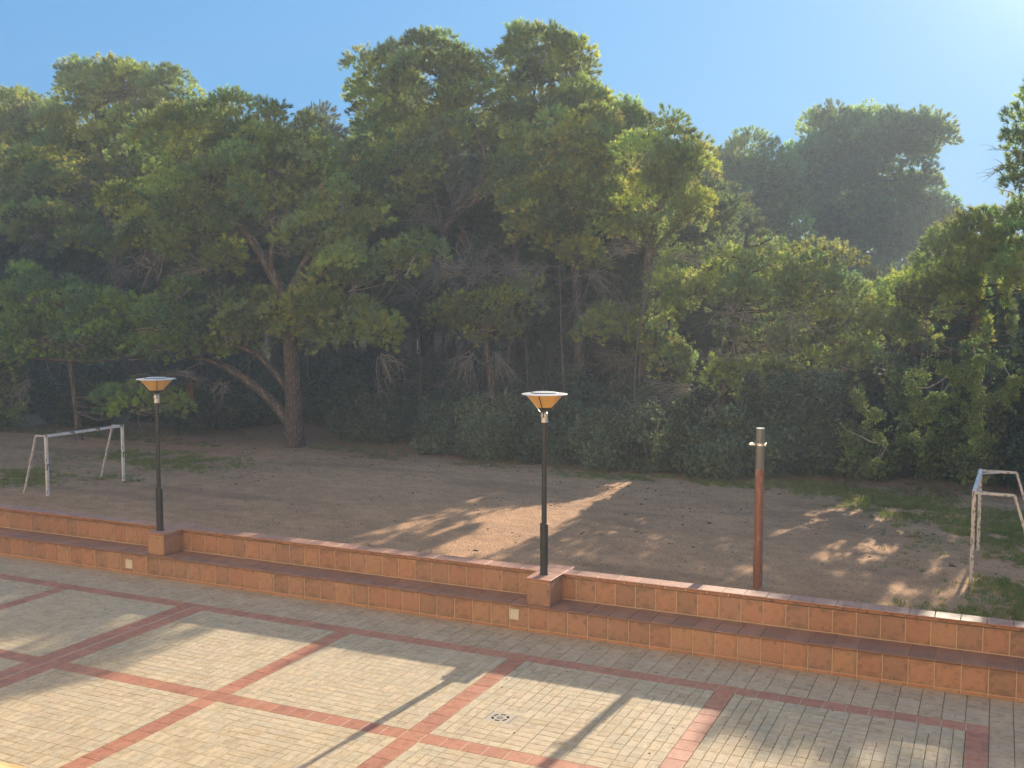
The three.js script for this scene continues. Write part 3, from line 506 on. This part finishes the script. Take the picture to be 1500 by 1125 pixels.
function pine(name, label, group, z, trunkPx, radii, lobes, o = {}) {
  const opt = { pad: .66, cover: .82, dense: 100, size: 1.15, tint: [1, 1, 1], far: false, ...o };
  const pts = trunkPx.map(P3(z)); if (!o.floating) pts[0].y = groundY(pts[0].x, pts[0].z) - .1;
  const t = thing(name, label, 'tree', V(pts[0].x, 0, pts[0].z), group), org = t.position, loc = (g) => g.translate(-org.x, -org.y, -org.z);
  part('trunk', loc(tube(pts, radii, 26, 14, .10, opt.flare ?? .25)), M.bark, t);
  for (const [lp, lr] of o.limbs ?? []) part('limb', loc(tube(lp.map(P3(z)), lr, 18, 10, .12)), M.bark, t);
  const curve = new THREE.CatmullRomCurve3(pts, false, 'centripetal'), all = [...Array(41)].map((_, i) => curve.getPointAt(i / 40)), extra = (o.limbs ?? []).flatMap(([lp]) => lp.map(P3(z)).slice(1));
  const leaves = new Leaves(), twigs = [];
  for (const [x, y, rx, ry, dz = 0, k = 1] of lobes) {
    const c = spot(x, y, z + dz), s = Z(c), R = V(rx * s, ry * s, clamp(rx * s * .8, .7, 3.2));
    const pads = fillLobe(leaves, c, R, { ...opt, cover: opt.cover * k });
    let best = all[0], bd = 1e9; for (const q of [...all, ...extra]) { const d = q.distanceTo(c) + Math.max(0, q.y - c.y + .3) * 2.2; if (d < bd) { bd = d; best = q; } }
    const rb = clamp(.035 + R.x * .03, .04, .13), at = c.clone().add(V(0, -R.y * .25, 0)), path = bend(best.clone(), at);
    if (best.distanceTo(at) > .4) part('limb', loc(tube(path, [rb * 1.2, rb * .8, rb * .55, rb * .35], 9, 7, .12)), M.bark, t);
    for (const p of pads) { if (rnd() < (opt.far ? .35 : .75)) { const a = at.clone().lerp(path[1], rnd() * .7).add(V(gauss() * .2, gauss() * .15, gauss() * .2)); if (sunny(p.clone().lerp(a, .4))) continue; twigs.push(tube(bend(a, p, .2), [.03, .022, .014, .008], 4, 3, 0)); } }
    if (!opt.far) spray(twigs, at, Math.round(R.x * 2.2), R.x * .9, V(gauss(), -.25, gauss()), .4);
  }
  for (const [x, y, n, len, dx = 0, dy = -.3, dz = 0] of o.sprays ?? []) spray(twigs, spot(x, y, z + dz), n, len, V(dx, dy, .3), .5);
  if (twigs.length) part('twigs', loc(mergeGeometries(twigs)), M.twig, t, undefined, 'stuff');
  if (o.dead) { const d = []; for (const [x, y, n, len] of o.dead) spray(d, spot(x, y, z), n, len, V(0, -.7, .3), 1); part('dead_branch', loc(mergeGeometries(d)), M.twigRed, t); }
  leaves.build('crown', opt.far ? farTuftGeo : tuftGeo, M.needle, t, org, 'stuff');
  return t;
}
SHAFTS.push([spot(1000, 330, -42), .6], [spot(930, 475, -40.2), .6], [spot(1010, 430, -40), .5]);

// ---------------------------------------------------------------- the front row of pines
pine('pine_tree', 'big pine with a low forked trunk at the edge of the dirt field', null, -34.6,
  [[431, 657], [431, 610], [428, 545], [424, 495], [418, 440], [398, 400], [368, 352], [335, 310], [305, 270]], [.40, .34, .30, .28, .26, .20, .15, .11, .06],
  [[420, 455, 112, 30], [345, 482, 52, 20, .6], [480, 452, 62, 32], [500, 488, 38, 16], [548, 482, 30, 20], [310, 505, 24, 9, .4], [525, 392, 72, 34], [592, 368, 36, 22, -1], [470, 345, 48, 34], [328, 372, 34, 16, 1], [300, 292, 105, 50, .5], [385, 265, 88, 72, -1], [270, 215, 85, 55, -1.5], [440, 235, 62, 62, -2], [508, 310, 58, 44, -1], [205, 290, 55, 36, .5], [350, 190, 75, 55, -2.5], [250, 330, 70, 26, 1], [505, 345, 40, 26], [620, 355, 18, 12], [215, 360, 40, 14, 1]],
  { limbs: [[[[431, 628], [412, 604], [384, 574], [350, 550], [318, 532], [278, 524, .6]], [.24, .22, .19, .16, .12, .06]], [[[428, 580], [408, 552], [388, 530], [366, 514], [335, 505, .4]], [.16, .15, .13, .11, .06]], [[[420, 445], [438, 400], [462, 360], [500, 330]], [.20, .15, .11, .06]], [[[436, 505], [470, 498], [500, 482]], [.08, .06, .03]], [[[396, 400], [400, 350], [402, 300], [395, 250]], [.13, .11, .08, .05]]],
    sprays: [[300, 395, 20, 2.0, -1, -.1], [240, 370, 16, 2.0, -1, -.3], [350, 385, 14, 1.6, -.6, .1], [420, 375, 10, 1.2, 0, .6], [330, 560, 12, 1.1, -.5, -.6], [262, 545, 10, 1.2, -1, -.2], [560, 520, 14, 1.2, 1, -.5], [395, 330, 10, 1.3, .2, .4]], dead: [[300, 500, 10, .5], [282, 560, 10, .9], [470, 270, 6, .4]], dense: 84 });
pine('pine_tree', 'tall straight pine at the left with bare lower trunk and yellow green top', null, -43,
  [[192, 640], [184, 520], [176, 430], [164, 360], [152, 290], [147, 230], [140, 160]], [.34, .30, .26, .23, .19, .14, .06],
  [[128, 128, 58, 36], [192, 120, 62, 30], [248, 150, 46, 42], [110, 195, 68, 45], [195, 195, 62, 45], [150, 105, 34, 22], [62, 250, 58, 32, 1], [118, 262, 44, 26, 1], [70, 322, 70, 20, 1.5], [120, 352, 40, 14, 2], [60, 205, 40, 34], [230, 240, 40, 34], [30, 335, 40, 18, 1]],
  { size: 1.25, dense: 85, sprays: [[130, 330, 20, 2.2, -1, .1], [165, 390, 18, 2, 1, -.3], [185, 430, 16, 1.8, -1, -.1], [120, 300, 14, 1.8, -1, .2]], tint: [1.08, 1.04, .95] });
pine('pine_tree', 'pine at the far left edge with a rounded sunlit crown', null, -46,
  [[-20, 640], [-14, 480], [-6, 330], [10, 220], [20, 160]], [.34, .28, .22, .14, .06],
  [[22, 170, 50, 36], [62, 178, 40, 30], [8, 240, 40, 44], [-30, 190, 50, 50], [-40, 290, 50, 46], [20, 300, 40, 22]], { size: 1.3, dense: 80, tint: [1.06, 1.04, .95] });
pine('pine_tree', 'low spreading young pine behind the left goal with dense foliage', null, -32.5,
  [[118, 668], [112, 600], [104, 540], [96, 480], [90, 430]], [.15, .13, .11, .09, .05],
  [[58, 432, 62, 34], [142, 455, 72, 38], [55, 492, 62, 36], [165, 496, 85, 32], [245, 470, 44, 34], [20, 470, 44, 46], [35, 400, 28, 18], [235, 505, 40, 22], [150, 585, 32, 13, .5], [205, 594, 46, 15, .5], [250, 588, 32, 13, .5], [-15, 510, 40, 34], [270, 430, 26, 22], [180, 572, 34, 9, .5]],
  { pad: .5, dense: 92, size: 1.0, tint: [.82, .98, 1.0], sprays: [[190, 560, 16, 1.5, 1, -.1], [40, 560, 12, 1.2, 0, -.5], [265, 545, 12, 1.2, 1, .1]] });
pine('pine_tree', 'tallest middle pine with a leaning bent trunk, left of the two peaks', null, -45,
  [[704, 650], [698, 590], [684, 540], [672, 480], [664, 420], [650, 350], [664, 315], [694, 285], [712, 240], [690, 180], [640, 110]], [.36, .33, .30, .27, .25, .22, .20, .18, .14, .10, .05],
  [[570, 98, 54, 42], [622, 90, 60, 36], [678, 92, 32, 40], [545, 150, 36, 42], [612, 152, 72, 42], [668, 165, 40, 50], [610, 238, 40, 36, 1.5], [560, 225, 54, 42], [520, 250, 40, 40], [690, 135, 30, 40], [595, 285, 34, 24, 1], [640, 200, 50, 30, 1], [545, 300, 46, 34, -1]],
  { limbs: [[[[668, 312], [690, 300], [716, 262], [720, 240]], [.14, .12, .09, .06]], [[[650, 350], [640, 300], [620, 240], [600, 180], [585, 130]], [.16, .13, .11, .08, .04]]], size: 1.25, dense: 85, sprays: [[640, 330, 26, 2.6, -.6, .6], [665, 300, 24, 2.6, .5, .7], [690, 410, 30, 2.4, .5, -.1], [650, 400, 20, 2, -1, -.1], [675, 480, 22, 1.8, .4, -.6], [655, 560, 22, 1.6, -.5, -.5], [610, 430, 18, 1.8, -.8, .2], [640, 250, 20, 2.2, .3, .8]], dead: [[560, 560, 12, .8], [680, 330, 8, .6]] });
pine('pine_tree', 'tallest middle pine with a straight reddish trunk, right of the two peaks', null, -47,
  [[743, 650], [747, 590], [750, 500], [754, 400], [760, 310], [770, 220], [785, 120]], [.30, .27, .24, .21, .18, .13, .05],
  [[790, 82, 60, 42], [744, 108, 36, 44], [838, 100, 30, 46], [800, 148, 66, 44], [866, 152, 30, 40], [905, 172, 40, 38], [928, 190, 26, 30], [745, 185, 40, 42], [770, 225, 42, 30], [815, 62, 26, 20], [768, 62, 20, 20]],
  { size: 1.3, dense: 80, sprays: [[758, 330, 26, 2.4, .6, .4], [755, 390, 26, 2.2, -.8, .1], [750, 440, 20, 2.0, .8, 0], [765, 280, 24, 2.6, -.7, .6], [770, 320, 20, 2.6, .9, .6]] });
pine('pine_tree', 'drooping grey green branch layers on a thin pine behind the nearer lamp', null, -39,
  [[728, 660], [722, 590], [714, 520], [706, 450], [700, 400]], [.17, .15, .13, .10, .04],
  [[680, 445, 46, 24], [735, 440, 46, 26], [770, 428, 28, 22], [710, 480, 44, 16], [660, 470, 26, 18], [745, 470, 30, 14]],
  { tint: [.95, .92, 1.05], size: 1.0, dense: 78, pad: .5, flare: .1, sprays: [[700, 400, 36, 2.2, .2, .2], [740, 400, 30, 1.8, .7, .1], [672, 400, 26, 1.9, -.7, .1], [690, 520, 20, 1.4, -.3, -.6], [730, 520, 18, 1.2, .4, -.6]] });
pine('pine_tree', 'broad pine right of centre with a bright sunlit right flank', null, -43.5,
  [[846, 660], [850, 560], [846, 450], [842, 370], [838, 300], [830, 230]], [.28, .25, .22, .18, .13, .05],
  [[812, 205, 66, 38], [862, 215, 40, 40], [858, 262, 46, 50], [795, 262, 66, 42], [878, 182, 26, 26], [742, 265, 40, 38], [826, 318, 56, 40], [880, 300, 36, 44], [770, 310, 44, 26, 1], [890, 250, 26, 40], [835, 368, 40, 22], [800, 345, 36, 20]],
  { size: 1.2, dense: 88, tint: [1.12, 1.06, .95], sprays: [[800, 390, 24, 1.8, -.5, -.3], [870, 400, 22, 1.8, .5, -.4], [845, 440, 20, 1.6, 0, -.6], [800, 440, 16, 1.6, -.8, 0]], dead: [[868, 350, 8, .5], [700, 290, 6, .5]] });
pine('pine_tree', 'pine with an ivy wrapped forked trunk right of the nearer lamp', null, -42,
  [[938, 650], [942, 590], [946, 500], [950, 420], [953, 365], [962, 320], [985, 260]], [.38, .35, .31, .28, .24, .16, .06],
  [[990, 200, 32, 34, -2], [952, 240, 50, 38], [992, 250, 44, 40], [915, 305, 40, 36], [965, 300, 56, 36], [1010, 310, 36, 36], [1018, 228, 30, 36, -2], [905, 470, 34, 22, 1.5], [870, 488, 22, 16, 1.5], [985, 462, 44, 30, 2], [1030, 440, 44, 36, 2], [975, 420, 30, 24, 1.5], [930, 350, 34, 20], [985, 520, 40, 20, 2]],
  { limbs: [[[[953, 372], [975, 350], [1000, 322], [1020, 290]], [.17, .13, .09, .05]], [[[952, 360], [938, 325], [925, 290]], [.15, .11, .06]]], size: 1.15, dense: 88, tint: [1.05, 1.04, .98], sprays: [[930, 365, 16, 1.6, -1, .1], [990, 380, 18, 1.8, .8, -.1], [925, 450, 18, 1.6, -1, 0], [930, 530, 18, 1.8, -.8, .1], [900, 560, 14, 1.8, .4, -.3]], dead: [[965, 575, 16, .9], [985, 590, 10, .7]] });
pine('pine_tree', 'pine with two round sunlit tops behind the ivy wrapped pine', null, -95,
  [[1082, 640], [1082, 500], [1080, 380], [1082, 300], [1085, 230]], [.34, .30, .24, .17, .06],
  [[1045, 252, 52, 36], [1098, 228, 30, 34], [1072, 285, 66, 40], [1118, 268, 24, 36], [1012, 290, 40, 36], [1125, 320, 44, 34], [1060, 335, 60, 30], [1010, 350, 40, 30], [1135, 262, 20, 34], [1145, 300, 24, 40]], { size: 2.3, dense: 26, pad: 1.5, far: true, cover: 1.1, tint: [1.0, 1.03, .98] });
pine('pine_tree', 'grey green pine with hanging branch skirts left of the metal post', null, -38.5,
  [[1046, 668], [1056, 600], [1070, 520], [1082, 450], [1090, 380], [1095, 335]], [.26, .24, .21, .17, .12, .05],
  [[1062, 365, 44, 34], [1130, 380, 56, 38], [1195, 395, 52, 40], [1065, 425, 54, 34], [1130, 345, 40, 24], [1180, 440, 50, 34], [1120, 430, 60, 34], [1066, 492, 40, 14, .6], [1165, 486, 34, 15, .6], [1072, 552, 50, 20, .8], [1115, 540, 36, 18], [1230, 420, 40, 40], [1240, 470, 44, 34], [1130, 500, 40, 20], [1200, 520, 50, 30], [1250, 530, 40, 34], [1150, 570, 50, 30], [1210, 590, 46, 34]],
  { tint: [.92, .95, 1.06], size: 1.0, dense: 74, sprays: [[1065, 462, 34, 1.7, 0, -.2, .6], [1165, 460, 30, 1.5, 0, -.2, .6], [1072, 528, 24, 1.5, -.2, -.1, .8], [1010, 570, 20, 1.5, -1, -.1], [1120, 480, 20, 1.6, .3, -.4], [1040, 600, 20, 1.4, .3, -.5]], dead: [[1060, 590, 12, .8], [1130, 470, 8, .6]] });
pine('pine_tree', 'huge flat topped dark pine standing alone behind the right trees', null, -110,
  [[1262, 620], [1262, 500], [1258, 420], [1268, 340], [1280, 260], [1286, 200]], [.5, .46, .40, .30, .2, .08],
  [[1222, 200, 46, 34], [1282, 196, 54, 28], [1335, 198, 46, 30], [1356, 250, 28, 50], [1205, 240, 32, 34], [1240, 262, 50, 34, 0, .9], [1300, 250, 56, 44, -1, .9], [1262, 232, 40, 24, 0, .8], [1150, 285, 24, 34], [1190, 250, 34, 40], [1175, 222, 16, 14], [1215, 176, 20, 12], [1262, 172, 18, 10], [1310, 172, 24, 10], [1350, 180, 16, 12], [1378, 300, 16, 30], [1392, 345, 16, 30], [1340, 360, 40, 40], [1262, 318, 50, 30], [1355, 320, 30, 50], [1180, 275, 36, 30], [1200, 320, 50, 44], [1320, 320, 44, 44], [1250, 340, 56, 44], [1160, 240, 14, 10], [1376, 380, 26, 46], [1300, 390, 70, 44], [1200, 390, 60, 44], [1362, 200, 18, 26]],
  { far: true, size: 2.5, dense: 24, pad: 1.6, cover: 1.15, tint: [.85, .98, 1.0] });
pine('pine_tree', 'bushy pine top at right between the flat topped pine and frame edge', null, -41,
  [[1432, 690], [1430, 600], [1428, 500], [1430, 420], [1436, 350]], [.26, .24, .2, .15, .05],
  [[1415, 335, 34, 28], [1452, 322, 36, 26], [1430, 372, 60, 38], [1478, 352, 34, 40], [1385, 385, 44, 42], [1470, 420, 50, 40], [1410, 440, 62, 40], [1352, 430, 46, 40], [1500, 400, 40, 50], [1330, 480, 50, 36], [1400, 500, 60, 36], [1475, 490, 55, 40], [1300, 450, 44, 40], [1275, 490, 40, 30]],
  { tint: [.98, 1.02, 1.0], size: 1.15, dense: 84, sprays: [[1360, 470, 20, 1.6, -.4, -.3], [1440, 500, 18, 1.6, .2, -.4]] });
pine('pine_tree', 'tall pine cut by the right photo edge with drooping sprays', null, -39,
  [[1562, 700], [1560, 560], [1556, 400], [1552, 260], [1556, 140]], [.36, .32, .26, .18, .06],
  [[1504, 172, 10, 7, 0, 1.6], [1497, 215, 10, 7, 0, 1.5], [1494, 240, 9, 7, 0, 1.5], [1490, 270, 8, 6], [1494, 312, 12, 12], [1576, 120, 46, 40], [1590, 180, 50, 50], [1590, 250, 50, 50], [1575, 330, 44, 50], [1600, 200, 60, 80], [1620, 320, 70, 80], [1540, 400, 60, 60], [1640, 120, 60, 60]],
  { tint: [.9, 1, 1.02], size: 1.1, dense: 88, sprays: [[1505, 240, 12, 1.2, -.6, .2], [1495, 300, 12, 1.2, -.6, .1]] });

// ---------------------------------------------------------------- the wood behind: reads as one dark mass
const SKYLINE = [[-80, 150], [0, 142], [60, 160], [140, 130], [200, 135], [280, 130], [330, 128], [370, 112], [410, 116], [440, 130], [475, 125], [512, 135], [530, 110], [700, 110], [860, 150], [890, 130], [920, 160], [955, 195], [1050, 230], [1130, 280], [1180, 375], [1385, 380], [1420, 345], [1480, 320], [1520, 260], [1600, 200], [1900, 200]];
const skyY = (x) => { for (let i = 1; i < SKYLINE.length; i++) if (x <= SKYLINE[i][0]) { const [a, b] = [SKYLINE[i - 1], SKYLINE[i]]; return a[1] + (b[1] - a[1]) * (x - a[0]) / (b[0] - a[0]); } return 200; };
{
  const o = new THREE.Group(); o.name = 'woodland'; o.userData = { label: 'dark mass of pines packed behind the front row of trees', category: 'woodland', kind: 'stuff' }; scene.add(o);
  const leaves = new Leaves(), trunks = [];
  const spots = [];
  for (let px = -70; px <= 1660; px += 46) for (const z of [-50, -57, -66, -78]) { if (z < -70 && px > 1150) continue; spots.push([px + rr(-22, 22), z + rr(-3, 3)]); }
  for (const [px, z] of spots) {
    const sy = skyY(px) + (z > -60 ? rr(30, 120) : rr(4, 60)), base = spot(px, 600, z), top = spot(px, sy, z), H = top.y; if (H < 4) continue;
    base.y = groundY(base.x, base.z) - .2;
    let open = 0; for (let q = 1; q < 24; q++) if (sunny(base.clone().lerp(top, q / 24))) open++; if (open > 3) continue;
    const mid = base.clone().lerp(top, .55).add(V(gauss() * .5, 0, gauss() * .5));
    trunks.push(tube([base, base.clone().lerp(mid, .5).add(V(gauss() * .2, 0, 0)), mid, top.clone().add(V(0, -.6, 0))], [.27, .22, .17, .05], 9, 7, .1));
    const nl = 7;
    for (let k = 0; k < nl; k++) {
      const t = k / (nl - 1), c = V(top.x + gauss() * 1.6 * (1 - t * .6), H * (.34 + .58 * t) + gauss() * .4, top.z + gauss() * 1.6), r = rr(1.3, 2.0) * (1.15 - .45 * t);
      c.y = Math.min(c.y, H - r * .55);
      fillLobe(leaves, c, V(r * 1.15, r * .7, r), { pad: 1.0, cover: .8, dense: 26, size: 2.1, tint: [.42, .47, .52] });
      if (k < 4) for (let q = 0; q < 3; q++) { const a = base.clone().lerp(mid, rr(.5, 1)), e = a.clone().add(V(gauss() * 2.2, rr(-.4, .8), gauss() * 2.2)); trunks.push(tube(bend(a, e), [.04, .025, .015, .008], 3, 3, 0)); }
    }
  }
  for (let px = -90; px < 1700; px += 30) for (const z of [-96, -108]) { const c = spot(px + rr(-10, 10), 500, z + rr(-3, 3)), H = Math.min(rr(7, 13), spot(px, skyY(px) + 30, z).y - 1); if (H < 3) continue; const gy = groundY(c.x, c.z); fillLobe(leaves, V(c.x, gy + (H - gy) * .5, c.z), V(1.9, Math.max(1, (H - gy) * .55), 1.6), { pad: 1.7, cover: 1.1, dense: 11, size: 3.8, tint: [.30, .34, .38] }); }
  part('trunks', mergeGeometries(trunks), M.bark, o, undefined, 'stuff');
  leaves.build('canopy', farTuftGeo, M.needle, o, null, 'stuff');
  console.log('woodland tufts', leaves.n, spots.length);
}

// ---------------------------------------------------------------- undergrowth and shrubs
const BROAD = [[.175, .235, .115], [.150, .210, .120], [.205, .250, .112], [.130, .185, .110]];
function leafBlob(leaves, c, R, n, o = {}) {
  const s = Math.floor(rnd() * 999), size = o.size ?? 1.3, pal = o.pal ?? BROAD;
  for (let i = 0; i < n; i++) {
    const d = ball(), lump = .72 + .55 * fbm(d.x * 2.2 + 9, d.z * 2.2 + d.y * 2.2, s, 3), f = (rnd() < .2 ? rr(.4, .8) : rr(.82, 1.02)) * lump;
    const p = V(c.x + d.x * R.x * f, c.y + d.y * R.y * f, c.z + d.z * R.z * f); if (p.y < .05) continue;
    const col = pal[Math.floor(rnd() * pal.length)], q = rr(.6, 1.35) * (.7 + .6 * vnoise(p.x * 1.4, p.y * 1.4 + p.z, 55));
    leaves.add(p, d.clone().add(V(gauss() * .5, .5, gauss() * .5)).normalize(), size * rr(.5, 1.15), [col[0] * q, col[1] * q, col[2] * q]);
  }
}
function shrub(label, px, pyBase, pyTop, wpx, z, n, o = {}) {
  const b = spot(px, pyBase, z), s = Z(b), h = (pyBase - pyTop) * s, w = wpx * s; b.y = groundY(b.x, b.z);
  n = Math.round(n * .62); const t = thing(o.name ?? 'shrub', label, o.cat ?? 'shrub', b), leaves = new Leaves(), stems = [];
  const k = o.lobes ?? 11;
  for (let i = 0; i < k; i++) { const a = V(b.x + rr(-1, 1) * w * .36, b.y + h * (.18 + .62 * rnd()), b.z + rr(-.8, .8) * Math.min(w, 1.6) * .5), r = V(w * rr(.14, .27), h * rr(.16, .30), Math.min(w, 2) * rr(.3, .45)); leafBlob(leaves, a, r, Math.round(n * .75 / k), o); stems.push(tube(bend(V(b.x + gauss() * .15, b.y - .05, b.z + gauss() * .15), a), [.035, .025, .018, .01], 5, 4, 0)); }
  leafBlob(leaves, V(b.x, b.y + h * .36, b.z), V(w * .46, h * .38, Math.min(w, 2.4) * .5), Math.round(n * .35), o);
  for (let i = 0; i < 22; i++) { const a = V(b.x + rr(-.45, .45) * w, b.y + h * rr(.4, .95), b.z + .3); spray(stems, a, 1, rr(.5, 1.0), V(gauss() * .5, 1, gauss() * .3), .3); if (i < 16) leafBlob(leaves, a.clone().add(V(gauss() * .1, rr(.1, .45), 0)), V(rr(.12, .3), rr(.1, .28), .18), 26, o); }
  part('stems', mergeGeometries(stems.map((g) => g.translate(-b.x, -b.y, -b.z))), M.twig, t, undefined, 'stuff');
  leaves.build('foliage', leavesGeo, M.leaf, t, b, 'stuff');
}
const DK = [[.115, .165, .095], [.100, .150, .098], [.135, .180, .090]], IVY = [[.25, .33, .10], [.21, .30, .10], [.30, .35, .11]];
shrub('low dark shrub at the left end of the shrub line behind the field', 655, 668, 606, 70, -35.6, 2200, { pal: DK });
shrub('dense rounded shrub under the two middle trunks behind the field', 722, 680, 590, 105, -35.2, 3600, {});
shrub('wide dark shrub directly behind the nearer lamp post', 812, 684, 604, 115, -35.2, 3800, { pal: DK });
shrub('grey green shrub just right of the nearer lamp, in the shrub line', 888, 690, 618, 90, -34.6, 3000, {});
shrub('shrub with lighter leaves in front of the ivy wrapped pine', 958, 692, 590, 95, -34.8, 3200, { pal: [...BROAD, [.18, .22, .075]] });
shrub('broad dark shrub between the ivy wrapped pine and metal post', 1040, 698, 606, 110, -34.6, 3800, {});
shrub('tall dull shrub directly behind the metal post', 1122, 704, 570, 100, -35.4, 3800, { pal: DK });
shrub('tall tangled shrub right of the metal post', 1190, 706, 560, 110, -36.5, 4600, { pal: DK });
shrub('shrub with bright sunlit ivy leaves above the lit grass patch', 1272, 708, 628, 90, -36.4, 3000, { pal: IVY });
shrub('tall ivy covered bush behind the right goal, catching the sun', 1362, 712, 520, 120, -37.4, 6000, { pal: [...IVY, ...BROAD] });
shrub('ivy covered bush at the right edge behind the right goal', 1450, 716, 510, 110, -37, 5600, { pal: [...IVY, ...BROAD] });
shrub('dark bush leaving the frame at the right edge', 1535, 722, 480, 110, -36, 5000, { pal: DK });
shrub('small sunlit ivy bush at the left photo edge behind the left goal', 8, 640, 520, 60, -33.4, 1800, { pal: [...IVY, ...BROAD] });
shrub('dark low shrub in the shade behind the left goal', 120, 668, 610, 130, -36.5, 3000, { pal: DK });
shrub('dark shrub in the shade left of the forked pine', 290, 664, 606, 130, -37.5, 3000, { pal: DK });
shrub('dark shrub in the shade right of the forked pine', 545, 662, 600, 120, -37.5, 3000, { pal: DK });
{
  const o = new THREE.Group(); o.name = 'undergrowth'; o.userData = { label: 'dark tangled undergrowth under the trees behind the field', category: 'undergrowth', kind: 'stuff' }; scene.add(o);
  const leaves = new Leaves(), stems = [];
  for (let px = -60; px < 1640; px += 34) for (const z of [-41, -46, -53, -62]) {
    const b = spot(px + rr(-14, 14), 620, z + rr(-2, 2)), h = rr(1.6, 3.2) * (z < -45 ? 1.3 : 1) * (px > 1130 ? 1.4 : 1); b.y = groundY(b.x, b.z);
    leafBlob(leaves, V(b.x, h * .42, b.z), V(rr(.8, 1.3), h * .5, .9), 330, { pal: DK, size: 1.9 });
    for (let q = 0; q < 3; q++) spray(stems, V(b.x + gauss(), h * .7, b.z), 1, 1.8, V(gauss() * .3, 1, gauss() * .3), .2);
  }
  for (let i = 0; i < 90; i++) { const b = spot(rr(-40, 1560), 600, rr(-39, -49)), h = rr(3, 8); b.y = .2; if (sunny(b.clone().add(V(0, h * .5, 0)))) continue; stems.push(tube([b, b.clone().add(V(gauss() * .3, h * .5, gauss() * .3)), b.clone().add(V(gauss() * .8, h, gauss() * .8))], [.05, .035, .012], 6, 4, 0)); for (let q = 0; q < 4; q++) spray(stems, b.clone().add(V(0, rr(1.5, h), 0)), 1, 1.6, V(gauss(), .3, gauss()), .3); }
  part('stems', mergeGeometries(stems), std({ color: lin(.17, .14, .115), roughness: .95 }), o, undefined, 'stuff');
  leaves.build('foliage', leavesGeo, M.leaf, o, null, 'stuff');
  console.log('undergrowth', leaves.n);
}
// ivy on the trunks and bushes
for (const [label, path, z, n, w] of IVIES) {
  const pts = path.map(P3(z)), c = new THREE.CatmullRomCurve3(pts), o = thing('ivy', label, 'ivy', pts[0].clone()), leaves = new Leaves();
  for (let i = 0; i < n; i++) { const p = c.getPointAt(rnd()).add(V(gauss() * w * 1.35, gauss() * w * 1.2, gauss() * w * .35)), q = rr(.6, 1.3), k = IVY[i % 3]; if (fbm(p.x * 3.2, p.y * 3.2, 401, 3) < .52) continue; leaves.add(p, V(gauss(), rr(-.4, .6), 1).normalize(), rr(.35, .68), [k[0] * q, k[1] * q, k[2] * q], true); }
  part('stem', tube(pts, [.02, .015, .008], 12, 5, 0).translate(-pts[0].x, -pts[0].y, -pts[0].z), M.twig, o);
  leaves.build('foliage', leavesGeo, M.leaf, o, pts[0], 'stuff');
}
// ---------------------------------------------------------------- grass and litter on the field
{
  const gGeo = (() => { const P = [], N = []; for (let i = 0; i < 14; i++) { const a = rnd() * 6.283, d = V(Math.cos(a) * rr(.2, .7), 1, Math.sin(a) * rr(.2, .7)).normalize(); blade(P, N, V(gauss() * .05, 0, gauss() * .05), d, rr(.05, .13), .012); } return asGeo(P, N); })();
  const m = [], col = [];
  const put = (x, z, s, c) => { tmpM.compose(V(x, groundY(x, z) - .004, z), tmpQ.setFromAxisAngle(UPQ, rnd() * 6.283), tmpS.set(s, s * rr(.6, 1.1), s)); m.push(...tmpM.elements); col.push(...c); };
  for (const [cx, cz, rx, rz] of LITGRASS) { const n = Math.round(rx * rz * 620); for (let i = 0; i < n; i++) { const x = cx + gauss() * rx * 1.1, z = cz + gauss() * rz * 1.1; if (z > -17.75 || rnd() > grassAt(x, z) * 1.05) continue; const q = rr(.7, 1.25), dry = rnd() < .25; put(x, z, rr(.7, 1.4), dry ? [.42 * q, .36 * q, .13 * q] : [.21 * q, .27 * q, .07 * q]); } }
  for (let i = 0; i < 5200; i++) { const x = rr(-52, 6), z = -33 - Math.abs(gauss()) * 4.5; if (fbm(x * .6, z * .6, 71, 3) < .45) continue; const q = rr(.6, 1.2); put(x, z, rr(.8, 2.0), rnd() < .5 ? [.30 * q, .22 * q, .11 * q] : [.19 * q, .24 * q, .07 * q]); }
  const im = shade(new THREE.InstancedMesh(gGeo, M.grass, m.length / 16)); im.instanceMatrix.array.set(m); im.instanceColor = new THREE.InstancedBufferAttribute(new Float32Array(col), 3);
  im.name = 'grass'; im.userData = { label: 'thin grass growing in patches along the edges of the dirt field', category: 'grass', kind: 'stuff' }; scene.add(im);
  const lg = [], lm = new THREE.Matrix4();
  for (let i = 0; i < 3600; i++) {
    const band = rnd(), x = rr(-34, 3), z = band < .35 ? rr(-34, -27.5) : band < .6 ? -17.8 - Math.abs(gauss()) * 3 : rr(-35, -18); if (fbm(x * .45 + 3, z * .9, 171, 3) < .53) continue;
    const s = rr(.22, .62) * (rnd() < .08 ? 2 : 1), g = new THREE.DodecahedronGeometry(.045, 0).scale(s * rr(.8, 2.2), s * .45, s * rr(.6, 1.2)).rotateY(rnd() * 6.28).translate(x, groundY(x, z) + .008, z); lg.push(g);
  }
  for (let i = 0; i < 60; i++) { const x = rr(-17, 0), z = rr(-16.5, -11) + (rnd() < .5 ? -1.2 : 0); if (z < -16.5) continue; lg.push(new THREE.DodecahedronGeometry(.02, 0).scale(rr(.4, 1), .25, rr(.3, .8)).rotateY(rnd() * 6.28).translate(x, .011, z)); }
  const lt = shade(new THREE.Mesh(mergeGeometries(lg), std({ color: lin(.10, .066, .042), roughness: 1 }))); lt.name = 'litter'; lt.userData = { label: 'dark leaf litter and pine cones scattered over the dirt field', category: 'litter', kind: 'stuff' }; scene.add(lt);
}
let tot = 0; scene.traverse((o) => { if (o.isInstancedMesh) tot += o.count; }); console.log('instances', tot);

renderer.render(scene, camera);
